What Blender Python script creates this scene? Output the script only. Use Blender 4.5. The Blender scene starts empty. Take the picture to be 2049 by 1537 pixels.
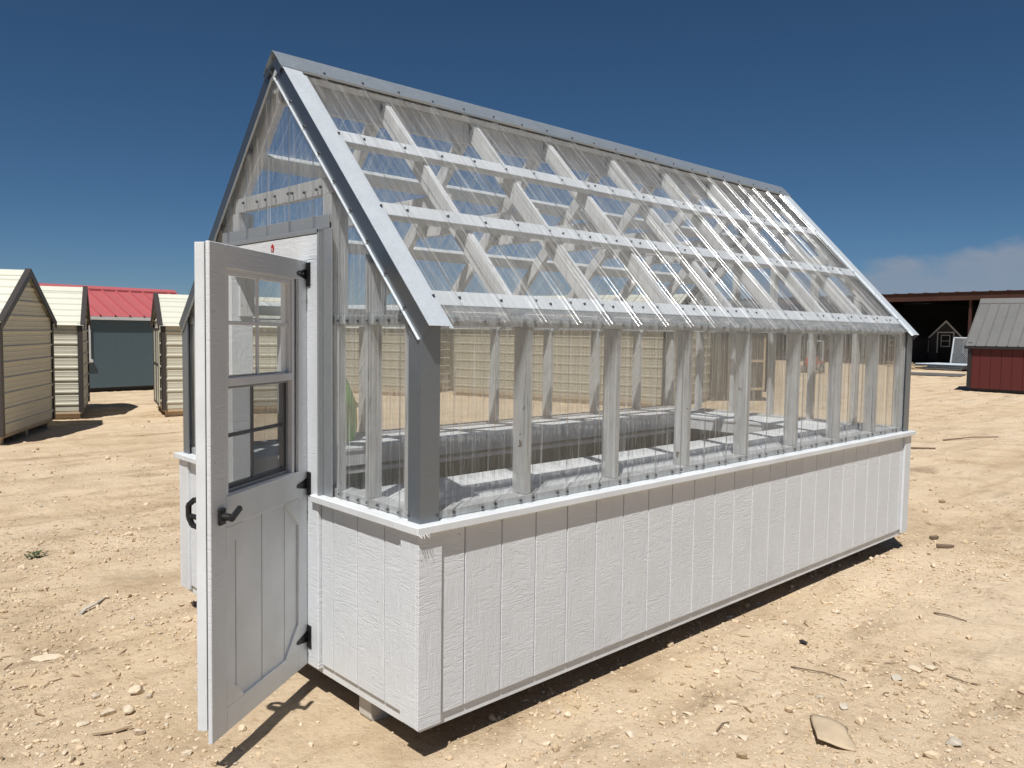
import bpy, bmesh, math, random
import numpy as np
from mathutils import Vector, Matrix

random.seed(7)
rng = np.random.default_rng(7)
R = math.radians
sc = bpy.context.scene
col = sc.collection

# ------------------------------------------------------------------ camera
GZ = 0.125                                   # bottom of the greenhouse above the ground
cd = bpy.data.cameras.new('camera')
cam = bpy.data.objects.new('camera', cd); col.objects.link(cam)
yaw, pit, rol = R(46.6169), R(-3.7404), R(0.7971)
fw = Vector((math.cos(pit)*math.cos(yaw), math.cos(pit)*math.sin(yaw), math.sin(pit)))
r0 = Vector((math.sin(yaw), -math.cos(yaw), 0)); u0 = r0.cross(fw)
rt = math.cos(rol)*r0 + math.sin(rol)*u0; up = -math.sin(rol)*r0 + math.cos(rol)*u0
M = Matrix.Identity(4)
for i in range(3):
    M[i][0] = rt[i]; M[i][1] = up[i]; M[i][2] = -fw[i]
M.translation = Vector((-1.9794, -2.6296, 1.6817 + GZ))
cam.matrix_world = M
cd.sensor_fit = 'HORIZONTAL'; cd.sensor_width = 36; cd.lens = 36*1605.04/2049
cd.clip_start = 0.05; cd.clip_end = 6000
sc.camera = cam

# ------------------------------------------------------------------ sky and sun
SUN_EL = R(60.0)
sh = Vector((-0.825, -0.565, 0)).normalized()          # horizontal direction towards the sun
sun_dir = sh*math.cos(SUN_EL) + Vector((0, 0, math.sin(SUN_EL)))
world = bpy.data.worlds.new('World'); sc.world = world; world.use_nodes = True
wt = world.node_tree; wn = wt.nodes; wl = wt.links
for n in list(wn): wn.remove(n)
wo = wn.new('ShaderNodeOutputWorld'); wb = wn.new('ShaderNodeBackground')
sky = wn.new('ShaderNodeTexSky'); sky.sky_type = 'NISHITA'; sky.sun_disc = False
sky.sun_elevation = SUN_EL; sky.sun_rotation = math.atan2(sh.x, sh.y) % (2*math.pi)
sky.altitude = 400; sky.air_density = 0.66; sky.dust_density = 0.35; sky.ozone_density = 8.0
wb.inputs['Strength'].default_value = 0.05
tc = wn.new('ShaderNodeTexCoord'); sx = wn.new('ShaderNodeSeparateXYZ')
wl.new(tc.outputs['Generated'], sx.inputs[0])
def wmath(op, a, b=None, c=None, clamp=False):
    n = wn.new('ShaderNodeMath'); n.operation = op; n.use_clamp = clamp
    for i, v in enumerate((a, b, c)):
        if v is None: continue
        if isinstance(v, (int, float)): n.inputs[i].default_value = v
        else: wl.new(v, n.inputs[i])
    return n.outputs[0]
# a low bank of cloud standing on the horizon around azimuth 20 degrees
az = wmath('ARCTAN2', sx.outputs['Y'], sx.outputs['X'])
dz = wmath('ABSOLUTE', wmath('SUBTRACT', az, R(10)))
bank = wmath('SUBTRACT', 1.0, wmath('DIVIDE', dz, R(26)), clamp=True)
nz = wn.new('ShaderNodeTexNoise'); nz.inputs['Scale'].default_value = 13; nz.inputs['Detail'].default_value = 6; nz.inputs['Roughness'].default_value = 0.5
mp = wn.new('ShaderNodeMapping'); mp.inputs['Scale'].default_value = (1, 1, 2.0); mp.inputs['Location'].default_value = (3.1, 1.7, .3)
wl.new(tc.outputs['Generated'], mp.inputs[0]); wl.new(mp.outputs[0], nz.inputs['Vector'])
top = wmath('MULTIPLY', wmath('POWER', bank, 0.35), 0.104)
hgt = wmath('SUBTRACT', wmath('ADD', top, wmath('MULTIPLY', wmath('SUBTRACT', nz.outputs['Fac'], 0.5), 0.085)), sx.outputs['Z'])
mask = wmath('MULTIPLY', wmath('MULTIPLY', hgt, 55.0, clamp=True), wmath('ADD', 0.42, wmath('MULTIPLY', nz.outputs['Fac'], 0.75)))
mask = wmath('MULTIPLY', mask, wmath('MULTIPLY', bank, 4.0, clamp=True))
wm = wn.new('ShaderNodeMixRGB'); wm.inputs['Color2'].default_value = (4.6, 5.5, 7.0, 1)
hs = wn.new('ShaderNodeHueSaturation'); hs.inputs['Saturation'].default_value = 1.06; hs.inputs['Hue'].default_value = 0.492; hs.inputs['Value'].default_value = 1.0
wl.new(sky.outputs[0], hs.inputs['Color'])
wl.new(mask, wm.inputs['Fac']); wl.new(hs.outputs[0], wm.inputs['Color1'])
wl.new(wm.outputs[0], wb.inputs['Color']); wl.new(wb.outputs[0], wo.inputs['Surface'])

sl = bpy.data.lights.new('sun', 'SUN'); sl.energy = 5.0; sl.angle = R(0.53); sl.color = (1, 0.97, 0.93)
so = bpy.data.objects.new('sun', sl); col.objects.link(so)
so.rotation_euler = (-sun_dir).to_track_quat('-Z', 'Y').to_euler(); so.location = (-10, -8, 20)

vs = sc.view_settings
vs.view_transform = 'Standard'; vs.look = 'None'; vs.exposure = 0.1; vs.gamma = 1.0; vs.use_curve_mapping = False
sc.cycles.transparent_max_bounces = 40; sc.cycles.max_bounces = 8; sc.cycles.use_denoising = True
sc.cycles.sample_clamp_indirect = 6; sc.cycles.caustics_reflective = False; sc.cycles.caustics_refractive = False

# ------------------------------------------------------------------ materials
class NT:
    def __init__(s, name):
        s.m = bpy.data.materials.new(name); s.m.use_nodes = True
        s.t = s.m.node_tree; s.n = s.t.nodes; s.l = s.t.links
        for n in list(s.n): s.n.remove(n)
        s.out = s.n.new('ShaderNodeOutputMaterial')
    def new(s, typ, **kw):
        n = s.n.new(typ)
        for k, v in kw.items():
            k2 = k.replace('_', ' ')
            if k2 in n.inputs:
                if hasattr(v, 'is_linked') or isinstance(v, bpy.types.NodeSocket): s.l.new(v, n.inputs[k2])
                else: n.inputs[k2].default_value = v
            else: setattr(n, k, v)
        return n
    def link(s, a, b): s.l.new(a, b)
    def math(s, op, a, b=None, clamp=False):
        n = s.n.new('ShaderNodeMath'); n.operation = op; n.use_clamp = clamp
        for i, v in enumerate((a, b)):
            if v is None: continue
            if isinstance(v, (int, float)): n.inputs[i].default_value = v
            else: s.l.new(v, n.inputs[i])
        return n.outputs[0]
    def coords(s, scale=(1, 1, 1), rnd=True, kind='Object'):
        tc = s.n.new('ShaderNodeTexCoord'); mp = s.n.new('ShaderNodeMapping')
        mp.inputs['Scale'].default_value = scale
        s.l.new(tc.outputs[kind], mp.inputs['Vector'])
        if rnd:
            oi = s.n.new('ShaderNodeObjectInfo')
            mul = s.n.new('ShaderNodeVectorMath'); mul.operation = 'SCALE'; mul.inputs[0].default_value = (37.1, 17.7, 91.3)
            s.l.new(oi.outputs['Random'], mul.inputs['Scale'])
            s.l.new(mul.outputs[0], mp.inputs['Location'])
        return mp.outputs[0]
    def noise(s, vec, scale, detail=4, rough=.55, dist=0):
        n = s.n.new('ShaderNodeTexNoise'); n.inputs['Scale'].default_value = scale; n.inputs['Detail'].default_value = detail
        n.inputs['Roughness'].default_value = rough; n.inputs['Distortion'].default_value = dist
        if vec is not None: s.l.new(vec, n.inputs['Vector'])
        return n.outputs['Fac']
    def ramp(s, fac, stops):
        n = s.n.new('ShaderNodeValToRGB'); e = n.color_ramp.elements
        while len(e) < len(stops): e.new(0.5)
        for el, (p, c) in zip(e, stops):
            el.position = p; el.color = (c, c, c, 1) if isinstance(c, (int, float)) else (*c, 1)
        s.l.new(fac, n.inputs[0]); return n.outputs[0]
    def mix(s, fac, a, b, typ='MIX'):
        n = s.n.new('ShaderNodeMixRGB'); n.blend_type = typ
        for i, v in zip(('Fac', 'Color1', 'Color2'), (fac, a, b)):
            if isinstance(v, (int, float)): n.inputs[i].default_value = v
            elif isinstance(v, tuple): n.inputs[i].default_value = (*v, 1)
            else: s.l.new(v, n.inputs[i])
        return n.outputs[0]
    def bump(s, h, strength, dist, nrm=None):
        n = s.n.new('ShaderNodeBump'); n.inputs['Strength'].default_value = strength; n.inputs['Distance'].default_value = dist
        s.l.new(h, n.inputs['Height'])
        if nrm is not None: s.l.new(nrm, n.inputs['Normal'])
        return n.outputs[0]
    def pbr(s, base, rough=.5, metal=0., normal=None, spec=.5):
        b = s.n.new('ShaderNodeBsdfPrincipled')
        for k, v in (('Base Color', base), ('Roughness', rough), ('Metallic', metal)):
            if isinstance(v, (int, float)): b.inputs[k].default_value = v
            elif isinstance(v, tuple): b.inputs[k].default_value = (*v, 1)
            else: s.l.new(v, b.inputs[k])
        b.inputs['Specular IOR Level'].default_value = spec
        if normal is not None: s.l.new(normal, b.inputs['Normal'])
        s.l.new(b.outputs[0], s.out.inputs['Surface'])
        return s.m

def mat_simple(name, c, rough=.5, metal=0., var=.12, bscale=40, bstr=.15, bdist=.004, stretch=(1, 1, 1), spec=.4):
    t = NT(name); v = t.coords(stretch)
    n = t.noise(v, bscale, 5); n2 = t.noise(v, bscale*.12, 3)
    f = t.math('ADD', t.math('MULTIPLY', n, .4), t.math('MULTIPLY', n2, .6))
    c1 = tuple(x*(1-var) for x in c); c2 = tuple(min(1, x*(1+var)) for x in c)
    cc = t.ramp(f, [(.3, c1), (.7, c2)])
    return t.pbr(cc, rough, metal, t.bump(n, bstr, bdist), spec)

def mat_siding(name, c, horizontal=False):
    """painted, embossed wood-grain board"""
    t = NT(name)
    sc1 = (26, 26, 2.6) if not horizontal else (2.6, 2.6, 26)
    v = t.coords(sc1); v2 = t.coords((5, 5, 38) if not horizontal else (38, 38, 5)); v3 = t.coords((1, 1, 1))
    grain = t.noise(v, 2.2, 5, .6, .8)
    ripple = t.noise(v2, 1.6, 4, .6, 1.6)
    patch = t.ramp(t.noise(v3, 7, 2), [(.42, 0), (.58, 1)])
    g1 = t.ramp(grain, [(.38, 0), (.52, 1), (.6, .35)])
    g2 = t.ramp(ripple, [(.36, 0), (.55, 1)])
    h = t.mix(patch, g1, g2)
    pit = t.ramp(t.noise(v3, 120, 2), [(.30, 0), (.36, 1)])
    h2 = t.mix(.35, h, pit, 'MULTIPLY')
    fine = t.noise(v3, 260, 2)
    h3 = t.mix(.12, h2, fine)
    nrm = t.bump(h3, .42, .0032)
    dirt = t.noise(v3, 3.2, 4)
    cc = t.ramp(dirt, [(.3, tuple(x*.93 for x in c)), (.7, c)])
    speck = t.ramp(t.noise(v3, 75, 1), [(.205, tuple(x*.35 for x in (.7, .66, .6))), (.225, (1, 1, 1))])
    cc = t.mix(1.0, cc, speck, 'MULTIPLY')
    return t.pbr(cc, .48, 0, nrm, .35)

def mat_paintwood(name, c, rough=.5, raw=0., var=.06):
    t = NT(name); v = t.coords((1, 1, 1)); vs_ = t.coords((30, 30, 30))
    g = t.noise(v, 34, 5, .6, .6); d = t.noise(v, 5, 4)
    cc = t.ramp(d, [(.3, tuple(x*(1-var*2) for x in c)), (.65, c)])
    if raw:
        rr = t.ramp(t.noise(v, 13, 5, .65), [(.55, 0), (.72, raw)])
        cc = t.mix(rr, cc, (.42, .38, .33))
    return t.pbr(cc, rough, 0, t.bump(g, .25, .003), .35)

WHITE = (.655, .682, .705)
M_siding = mat_siding('white_embossed_siding', WHITE)
M_sidingh = mat_siding('white_embossed_rail', WHITE, True)
M_white = mat_paintwood('white_painted_wood', (.675, .70, .715))
def mat_lumber(name, c):
    t = NT(name); tc_ = t.coords((1, 1, 1)); gn = t.coords((60, 60, 3.0))
    g = t.noise(gn, 1.3, 5, .6, 1.2); d = t.noise(tc_, 9, 5)
    line = t.ramp(g, [(.36, tuple(x*.62 for x in c)), (.44, tuple(x*.95 for x in c)), (.7, c)])
    cc = t.mix(.6, line, t.ramp(d, [(.3, (.78, .77, .75)), (.62, (1, 1, 1))]), 'MULTIPLY')
    kn = t.ramp(t.noise(tc_, 16, 2), [(.245, (.35, .30, .25)), (.27, (1, 1, 1))])
    return t.pbr(t.mix(1., cc, kn, 'MULTIPLY'), .65, 0, t.bump(g, .25, .002), .3)
M_wash = mat_lumber('whitewashed_framing_lumber', (.62, .625, .62)); M_raft = mat_lumber('white_rafter_lumber', (.76, .765, .76))
M_bench = mat_paintwood('bench_white', (.82, .825, .82), .6, .12)
M_inwall = mat_simple('unpainted_panel_back', (.33, .35, .33), .75, 0, .12, 25, .2)
M_floor = mat_simple('plywood_floor', (.36, .31, .24), .7, 0, .15, 18, .2, stretch=(.3, 3, 1))
M_rawwood = mat_simple('raw_lumber', (.46, .36, .24), .75, 0, .22, 30, .3, stretch=(.4, 4, 4))
M_greywood = mat_simple('weathered_lumber', (.52, .49, .44), .8, 0, .2, 30, .3, stretch=(.4, 4, 4))

def mat_galv(name, c=(.63, .68, .715), rough=.42, metal=.32):
    t = NT(name); v = t.coords((1, 1, 1))
    vo = t.n.new('ShaderNodeTexVoronoi'); vo.inputs['Scale'].default_value = 260; t.l.new(v, vo.inputs['Vector'])
    sp = t.n.new('ShaderNodeSeparateColor'); t.l.new(vo.outputs['Color'], sp.inputs[0])
    n = t.noise(v, 9, 4)
    f = t.math('ADD', t.math('MULTIPLY', sp.outputs[0], .55), t.math('MULTIPLY', n, .45))
    cc = t.ramp(f, [(.2, tuple(x*.90 for x in c)), (.8, tuple(min(1, x*1.07) for x in c))])
    rr = t.ramp(f, [(.2, rough-.07), (.8, rough+.1)])
    return t.pbr(cc, rr, metal, t.bump(n, .12, .006), .5)
M_galv = mat_galv('galvanised_steel')
M_fascia = mat_simple('shade_toned_rake_steel', (.20, .215, .23), .36, .92, .05, 12, .05)  # same steel as the rake trim, colour darkened for shade on upright faces
M_galvr = mat_galv('galvanised_ridge', (.40, .45, .49), .36, .6)
M_dtrim = mat_galv('galvanised_door_trim', (.34, .36, .375), .42, .5)
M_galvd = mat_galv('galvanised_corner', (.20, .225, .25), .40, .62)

def mat_clear(name, haze=.05, streak=.10, rough=.07, axis='Z', tint=(.93, .94, .945), refr=.30, lines=.9, f0=.055, graz=.8):
    """thin clear plastic sheet: transparent, a Fresnel gloss, a little haze with painted pale streaks for light bent along the ribs"""
    t = NT(name)
    st = (55, 55, 1.1) if axis == 'Z' else (55, 1.1, 1.1)
    v = t.coords(st); v2 = t.coords((1, 1, 1))
    s1 = t.noise(v, 1.7, 5, .7); s2 = t.noise(v2, 9, 4)
    hz = t.ramp(s1, [(.50, 0), (.60, .35), (.70, 1)])
    hz = t.math('MULTIPLY', hz, t.math('ADD', .35, s2))
    v3 = t.coords((190, 190, .8) if axis == 'Z' else (190, .8, .8)); s3 = t.noise(v3, 1.3, 3, .6)
    hz = t.math('ADD', hz, t.math('MULTIPLY', t.ramp(s3, [(.60, 0), (.66, 1)]), t.math('MULTIPLY', t.ramp(t.noise(t.coords((14, 14, 2.5) if axis == 'Z' else (14, 2.5, 2.5)), 1.0, 2), [(.40, .15), (.65, 1)]), lines)))
    fac = t.math('ADD', haze, t.math('MULTIPLY', hz, streak), clamp=True)  # streaks in the haze stand for light refracted by the ribs
    nrm = t.bump(s1, .30, .0018)
    tr = t.new('ShaderNodeBsdfTransparent'); tr.inputs[0].default_value = (*tint, 1)
    gl = t.new('ShaderNodeBsdfGlossy'); gl.inputs['Roughness'].default_value = rough; gl.inputs['Color'].default_value = (1, 1, 1, 1)
    t.l.new(nrm, gl.inputs['Normal'])
    t.l.new(t.math('ADD', rough*.6, t.math('MULTIPLY', t.noise(t.coords((9, 3, 3)), 1.0, 4, .7), rough*1.1)), gl.inputs['Roughness'])
    lw = t.new('ShaderNodeLayerWeight'); lw.inputs['Blend'].default_value = .5; t.l.new(nrm, lw.inputs['Normal'])
    f2 = t.math('ADD', f0, t.math('MULTIPLY', t.math('POWER', lw.outputs['Facing'], 5.0), graz), clamp=True)   # Schlick, both faces of the sheet
    m1 = t.new('ShaderNodeMixShader'); t.l.new(f2, m1.inputs[0]); t.l.new(tr.outputs[0], m1.inputs[1]); t.l.new(gl.outputs[0], m1.inputs[2])
    di = t.new('ShaderNodeBsdfDiffuse'); di.inputs[0].default_value = (.85, .86, .86, 1)
    tl = t.new('ShaderNodeBsdfTranslucent'); tl.inputs[0].default_value = (.85, .86, .86, 1)
    dm = t.new('ShaderNodeMixShader'); dm.inputs[0].default_value = .5; t.l.new(di.outputs[0], dm.inputs[1]); t.l.new(tl.outputs[0], dm.inputs[2])
    rf = t.new('ShaderNodeBsdfRefraction'); rf.inputs['IOR'].default_value = 1.12; rf.inputs['Roughness'].default_value = .04; rf.inputs['Color'].default_value = (*tint, 1)
    n3 = t.bump(s1, 1.0, .006); t.l.new(n3, rf.inputs['Normal'])
    m0 = t.new('ShaderNodeMixShader'); t.l.new(t.math('MULTIPLY', t.ramp(s1, [(.40, .15), (.62, 1)]), refr), m0.inputs[0]); t.l.new(m1.outputs[0], m0.inputs[1]); t.l.new(rf.outputs[0], m0.inputs[2]); m1 = m0
    m2 = t.new('ShaderNodeMixShader'); t.l.new(fac, m2.inputs[0]); t.l.new(m1.outputs[0], m2.inputs[1]); t.l.new(dm.outputs[0], m2.inputs[2])
    t.l.new(m2.outputs[0], t.out.inputs['Surface'])
    return t.m
M_clear = mat_clear('clear_corrugated_wall_sheet', .03, .32, .07, refr=.42, lines=2.3, tint=(.90, .915, .92))
M_clearr = mat_clear('clear_corrugated_roof_sheet', .04, .30, .13, axis='X', refr=.26, lines=2.2, f0=.045, graz=.6)
M_closure = mat_clear('cloudy_eave_closure', .22, .35, .15)
M_glass = mat_clear('window_glass', .008, .02, .01, tint=(.95, .96, .955), refr=0.0, lines=0.0)
M_black = mat_simple('black_painted_steel', (.012, .012, .013), .38, 0, .2, 60, .1)
M_alu = mat_simple('grey_window_frame', (.30, .31, .325), .4, .25, .06, 30, .03)
M_aluw = mat_simple('white_window_frame', (.70, .70, .71), .4, .0, .04, 30, .03)
M_screw = mat_simple('screw_steel', (.16, .16, .17), .35, .8, .2, 60, .05)
M_red = mat_simple('red_sticker', (.38, .02, .025), .45, 0, .05, 40, .02)
M_green = mat_simple('green_plastic_bag', (.13, .40, .05), .4, 0, .15, 25, .4, .01)
M_brown = mat_simple('dark_brown_trim', (.050, .043, .040), .45, 0, .1, 30, .05)
M_cream = mat_simple('cream_painted_steel', (.53, .51, .415), .5, 0, .05, 6, .03)
M_creamroof = mat_simple('cream_roof_steel', (.60, .595, .50), .48, 0, .05, 6, .03)
M_tan = mat_simple('tan_painted_steel', (.40, .365, .275), .5, 0, .05, 6, .03)
M_blue = mat_simple('slate_blue_siding', (.078, .118, .142), .6, 0, .08, 14, .15, stretch=(20, 20, .5))
M_redroof = mat_simple('red_metal_roof', (.41, .105, .11), .55, 0, .06, 6, .03)
M_barnred = mat_simple('barn_red_siding', (.085, .014, .013), .55, 0, .12, 14, .2, stretch=(16, 16, .6))
M_greyroof = mat_simple('grey_metal_roof', (.16, .16, .155), .5, .25, .1, 6, .03)
M_rust = mat_simple('rust_red_steel', (.055, .022, .014), .7, .1, .25, 8, .1)
M_darkwall = mat_simple('dark_shed_wall', (.045, .042, .045), .7, 0, .2, 12, .15)
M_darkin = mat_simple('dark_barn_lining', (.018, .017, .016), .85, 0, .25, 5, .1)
M_card = mat_simple('dusty_cardboard', (.47, .37, .255), .85, 0, .16, 22, .35, .01)
M_stone = None

def mat_ground():
    t = NT('sandy_caliche_ground')
    tc = t.n.new('ShaderNodeTexCoord'); v = tc.outputs['Object']
    big = t.noise(v, .35, 5, .6); mid = t.noise(v, 1.7, 6, .62, .6); fine = t.noise(v, 22, 6, .7); grit = t.noise(v, 130, 4, .7)
    base = t.ramp(mid, [(.28, (.44, .33, .21)), (.45, (.575, .445, .295)), (.6, (.64, .505, .345)), (.78, (.66, .495, .295))])
    pale = t.ramp(big, [(.45, 0), (.65, .55)])
    c = t.mix(pale, base, (.67, .545, .40))
    mp = t.n.new('ShaderNodeMapping'); mp.inputs['Scale'].default_value = (.55, 1.9, 1); mp.inputs['Rotation'].default_value = (0, 0, R(-28)); mp.inputs['Location'].default_value = (4.2, 1.3, 0)
    t.l.new(v, mp.inputs[0])
    org = t.ramp(t.noise(mp.outputs[0], 1.25, 7, .68, .4), [(.56, 0), (.68, .75)])
    org2 = t.math('MULTIPLY', org, t.ramp(fine, [(.40, .25), (.62, 1)]))
    c = t.mix(org2, c, (.19, .125, .075))
    mp2 = t.n.new('ShaderNodeMapping'); mp2.inputs['Scale'].default_value = (.30, 2.4, 1); mp2.inputs['Rotation'].default_value = (0, 0, R(28)); t.l.new(v, mp2.inputs[0])
    trk = t.ramp(t.noise(mp2.outputs[0], 1.1, 6, .6, .3), [(.38, (.80, .76, .72)), (.50, (1, 1, 1)), (.62, (1.06, 1.07, 1.09))])
    c = t.mix(.6, c, trk, 'MULTIPLY')
    sp = t.ramp(fine, [(.30, (.62, .56, .50)), (.46, (1, 1, 1)), (.66, (1, 1, 1)), (.82, (1.12, 1.12, 1.12))])
    c = t.mix(.75, c, sp, 'MULTIPLY')
    gr = t.ramp(grit, [(.30, (.62, .58, .54)), (.45, (1, 1, 1))])
    c = t.mix(.7, c, gr, 'MULTIPLY')
    n1 = t.bump(fine, .75, .030); n2 = t.bump(grit, .7, .007, n1)
    return t.pbr(c, .9, 0, n2, .15)
M_ground = mat_ground()

def mat_island(name, stops, rough=.85, bs=60):
    t = NT(name); g = t.n.new('ShaderNodeNewGeometry')
    tc = t.n.new('ShaderNodeTexCoord')
    c = t.ramp(g.outputs['Random Per Island'], stops)
    n = t.noise(tc.outputs['Object'], bs, 4, .65)
    c = t.mix(.6, c, t.ramp(n, [(.3, (.72, .68, .64)), (.6, (1.05, 1.05, 1.05))]), 'MULTIPLY')
    return t.pbr(c, rough, 0, t.bump(n, .4, .006), .2)
M_gravel = mat_island('pale_limestone_gravel', [(0, (.36, .265, .165)), (.12, (.53, .41, .27)), (.45, (.60, .475, .325)), (.80, (.655, .545, .40)), (.95, (.55, .47, .365)), (1, (.42, .36, .28))])
M_litter = mat_island('dry_wood_litter', [(0, (.20, .12, .065)), (.5, (.31, .205, .115)), (.85, (.42, .31, .19)), (1, (.15, .11, .08))])
M_weed = mat_island('green_weed_leaf', [(0, (.055, .075, .035)), (1, (.12, .14, .065))])

# ------------------------------------------------------------------ geometry helpers
def link(name, me, mat, parent=None, loc=(0, 0, 0), rot=(0, 0, 0)):
    o = bpy.data.objects.new(name, me); col.objects.link(o)
    if mat is not None and not me.materials: me.materials.append(mat)
    o.parent = parent; o.location = loc; o.rotation_euler = rot
    return o
def empty(name, loc=(0, 0, 0), rz=0):
    o = bpy.data.objects.new(name, None); col.objects.link(o)
    o.empty_display_size = .3; o.location = loc; o.rotation_euler = (0, 0, rz); return o
def tag(o, label=None, cat=None, group=None, kind=None):
    for k, v in (('label', label), ('category', cat), ('group', group), ('kind', kind)):
        if v: o[k] = v
    return o
def me_from_bm(bm, name='mesh', smooth=False):
    bmesh.ops.recalc_face_normals(bm, faces=bm.faces)
    me = bpy.data.meshes.new(name); bm.to_mesh(me); bm.free()
    if smooth:
        for p in me.polygons: p.use_smooth = True
    return me
def bm_box(bm, lo, hi, bev=0):
    vs_ = [bm.verts.new((x, y, z)) for x in (lo[0], hi[0]) for y in (lo[1], hi[1]) for z in (lo[2], hi[2])]
    F = [(0, 1, 3, 2), (4, 6, 7, 5), (0, 4, 5, 1), (2, 3, 7, 6), (0, 2, 6, 4), (1, 5, 7, 3)]
    fs = [bm.faces.new([vs_[i] for i in f]) for f in F]
    if bev:
        es = set(e for f in fs for e in f.edges)
        bmesh.ops.bevel(bm, geom=list(es), offset=bev, segments=1, affect='EDGES', profile=.5)
def box(name, lo, hi, mat, parent=None, bev=.002):
    """box mesh with its origin at its own centre"""
    c = [(a+b)/2 for a, b in zip(lo, hi)]; h = [abs(b-a)/2 for a, b in zip(lo, hi)]
    bm = bmesh.new(); bm_box(bm, [-a for a in h], h, min(bev, min(h)*.6) if bev else 0)
    return link(name, me_from_bm(bm, name), mat, parent, c)
def prism(name, poly, axis, a, b, mat, parent=None, bev=0):
    """polygon (2D) extruded along axis 'x','y','z' from a to b"""
    def P(p, t): return {'x': (t, p[0], p[1]), 'y': (p[0], t, p[1]), 'z': (p[0], p[1], t)}[axis]
    bm = bmesh.new(); v0 = [bm.verts.new(P(p, a)) for p in poly]; v1 = [bm.verts.new(P(p, b)) for p in poly]
    bm.faces.new(v0); bm.faces.new(v1[::-1]); n = len(poly)
    for i in range(n): bm.faces.new((v0[i], v0[(i+1) % n], v1[(i+1) % n], v1[i]))
    if bev: bmesh.ops.bevel(bm, geom=list(bm.edges), offset=bev, segments=1, affect='EDGES')
    return link(name, me_from_bm(bm, name), mat, parent)
def rib_profile(x0, x1, first, pitch, h=.019, wb=.046, wt=.018, minor=True):
    """trapezoidal rib sheet profile: list of (x, n)"""
    pts = [(x0, 0)]; k0 = math.floor((x0-first)/pitch)-1; x = first + k0*pitch
    while x < x1+pitch:
        cand = [(x-wb/2, 0), (x-wt/2, h), (x+wt/2, h), (x+wb/2, 0)]
        if minor:
            cand = [(x-wb/2-.003, 0)]
            for q in (-1, -.86, -.72, -.56, -.4, -.2, 0, .2, .4, .56, .72, .86, 1):
                u = min(1, max(0, (1-abs(q))/.62)); cand.append((x+q*wb/2, h*u*u*(3-2*u)))
            cand.append((x+wb/2+.003, 0))
            for q in (.22, .40, .60, .78):
                xm = x+pitch*q; cand += [(xm-.0125, 0), (xm-.0095, 0), (xm-.006, .0025), (xm, .0042), (xm+.006, .0025), (xm+.0095, 0), (xm+.0125, 0)]
        for c in cand:
            if x0+.001 < c[0] < x1-.001: pts.append(c)
        x += pitch
    pts.append((x1, 0)); return pts
def strip_mesh(bm, rows):
    """rows: lists of 3D points with equal length -> quad strip surface"""
    V = [[bm.verts.new(p) for p in r] for r in rows]
    for a, b in zip(V, V[1:]):
        for i in range(len(a)-1): bm.faces.new((a[i], a[i+1], b[i+1], b[i]))
def bm_cyl(bm, p0, p1, r0, r1, seg=10, cap=True):
    p0 = Vector(p0); p1 = Vector(p1); d = (p1-p0).normalized()
    a = d.orthogonal().normalized(); b = d.cross(a)
    A = [bm.verts.new(p0+(a*math.cos(2*math.pi*i/seg)+b*math.sin(2*math.pi*i/seg))*r0) for i in range(seg)]
    B = [bm.verts.new(p1+(a*math.cos(2*math.pi*i/seg)+b*math.sin(2*math.pi*i/seg))*r1) for i in range(seg)]
    for i in range(seg): bm.faces.new((A[i], A[(i+1) % seg], B[(i+1) % seg], B[i]))
    if cap: bm.faces.new(A[::-1]); bm.faces.new(B)

# ------------------------------------------------------------------ ground
def vnoise(x, y, seed):
    def h(ix, iy):
        n = (ix*374761393 + iy*668265263 + seed*974634777) & 0xffffffff
        n = ((n ^ (n >> 13))*1274126177) & 0xffffffff
        return ((n ^ (n >> 16)) & 0xffff)/65535.0
    ix = np.floor(x).astype(np.int64); iy = np.floor(y).astype(np.int64); fx = x-ix; fy = y-iy
    fx = fx*fx*(3-2*fx); fy = fy*fy*(3-2*fy)
    return (h(ix, iy)*(1-fx)+h(ix+1, iy)*fx)*(1-fy)+(h(ix, iy+1)*(1-fx)+h(ix+1, iy+1)*fx)*fy
def fbm(x, y, seed, octv=4):
    s = 0; a = .5
    for o in range(octv): s = s+a*(vnoise(x*2**o+13.7*o, y*2**o+7.3*o, seed+o)-.5); a *= .5
    return s
def ground_h(x, y):
    ca, sa = math.cos(R(-28)), math.sin(R(-28)); u = x*ca+y*sa; w = -x*sa+y*ca
    h = .045*fbm(x*.9, y*.9, 3, 3) + .038*fbm(u*.9, w*3.6, 9, 4)/(1+.02*np.hypot(x, y)) + .026*fbm(x*8, y*8, 21, 3)+.012*fbm(x*24, y*24, 23, 2)*(vnoise(x*1.1, y*1.1, 77))
    # keep it level under and close to the building
    dx = np.maximum(np.maximum(-x-.02, x-5.1), 0); dy = np.maximum(np.maximum(-y-.02, y-2.46), 0)
    k = np.clip(np.hypot(dx, dy)/.9, .25, 1)
    return h*k-.004
def axis_coords(a, b, step, grow, far):
    c = list(np.arange(a, b, step)); s = step; x = c[-1]
    while x < far: s *= grow; x += s; c.append(x)
    s = step; x = c[0]; pre = []
    while x > -far: s *= grow; x -= s; pre.append(x)
    return np.array(pre[::-1]+c)
gx = axis_coords(-1.6, 4.6, .0155, 1.02, 3000); gy = axis_coords(-2.2, 3.6, .0155, 1.02, 3000)
GX, GY = np.meshgrid(gx, gy, indexing='ij'); GH = ground_h(GX, GY)
vv = np.stack([GX, GY, GH], -1).reshape(-1, 3); nx, ny = GX.shape
idx = np.arange(nx*ny).reshape(nx, ny)
qq = np.stack([idx[:-1, :-1], idx[1:, :-1], idx[1:, 1:], idx[:-1, 1:]], -1).reshape(-1, 4)
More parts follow.
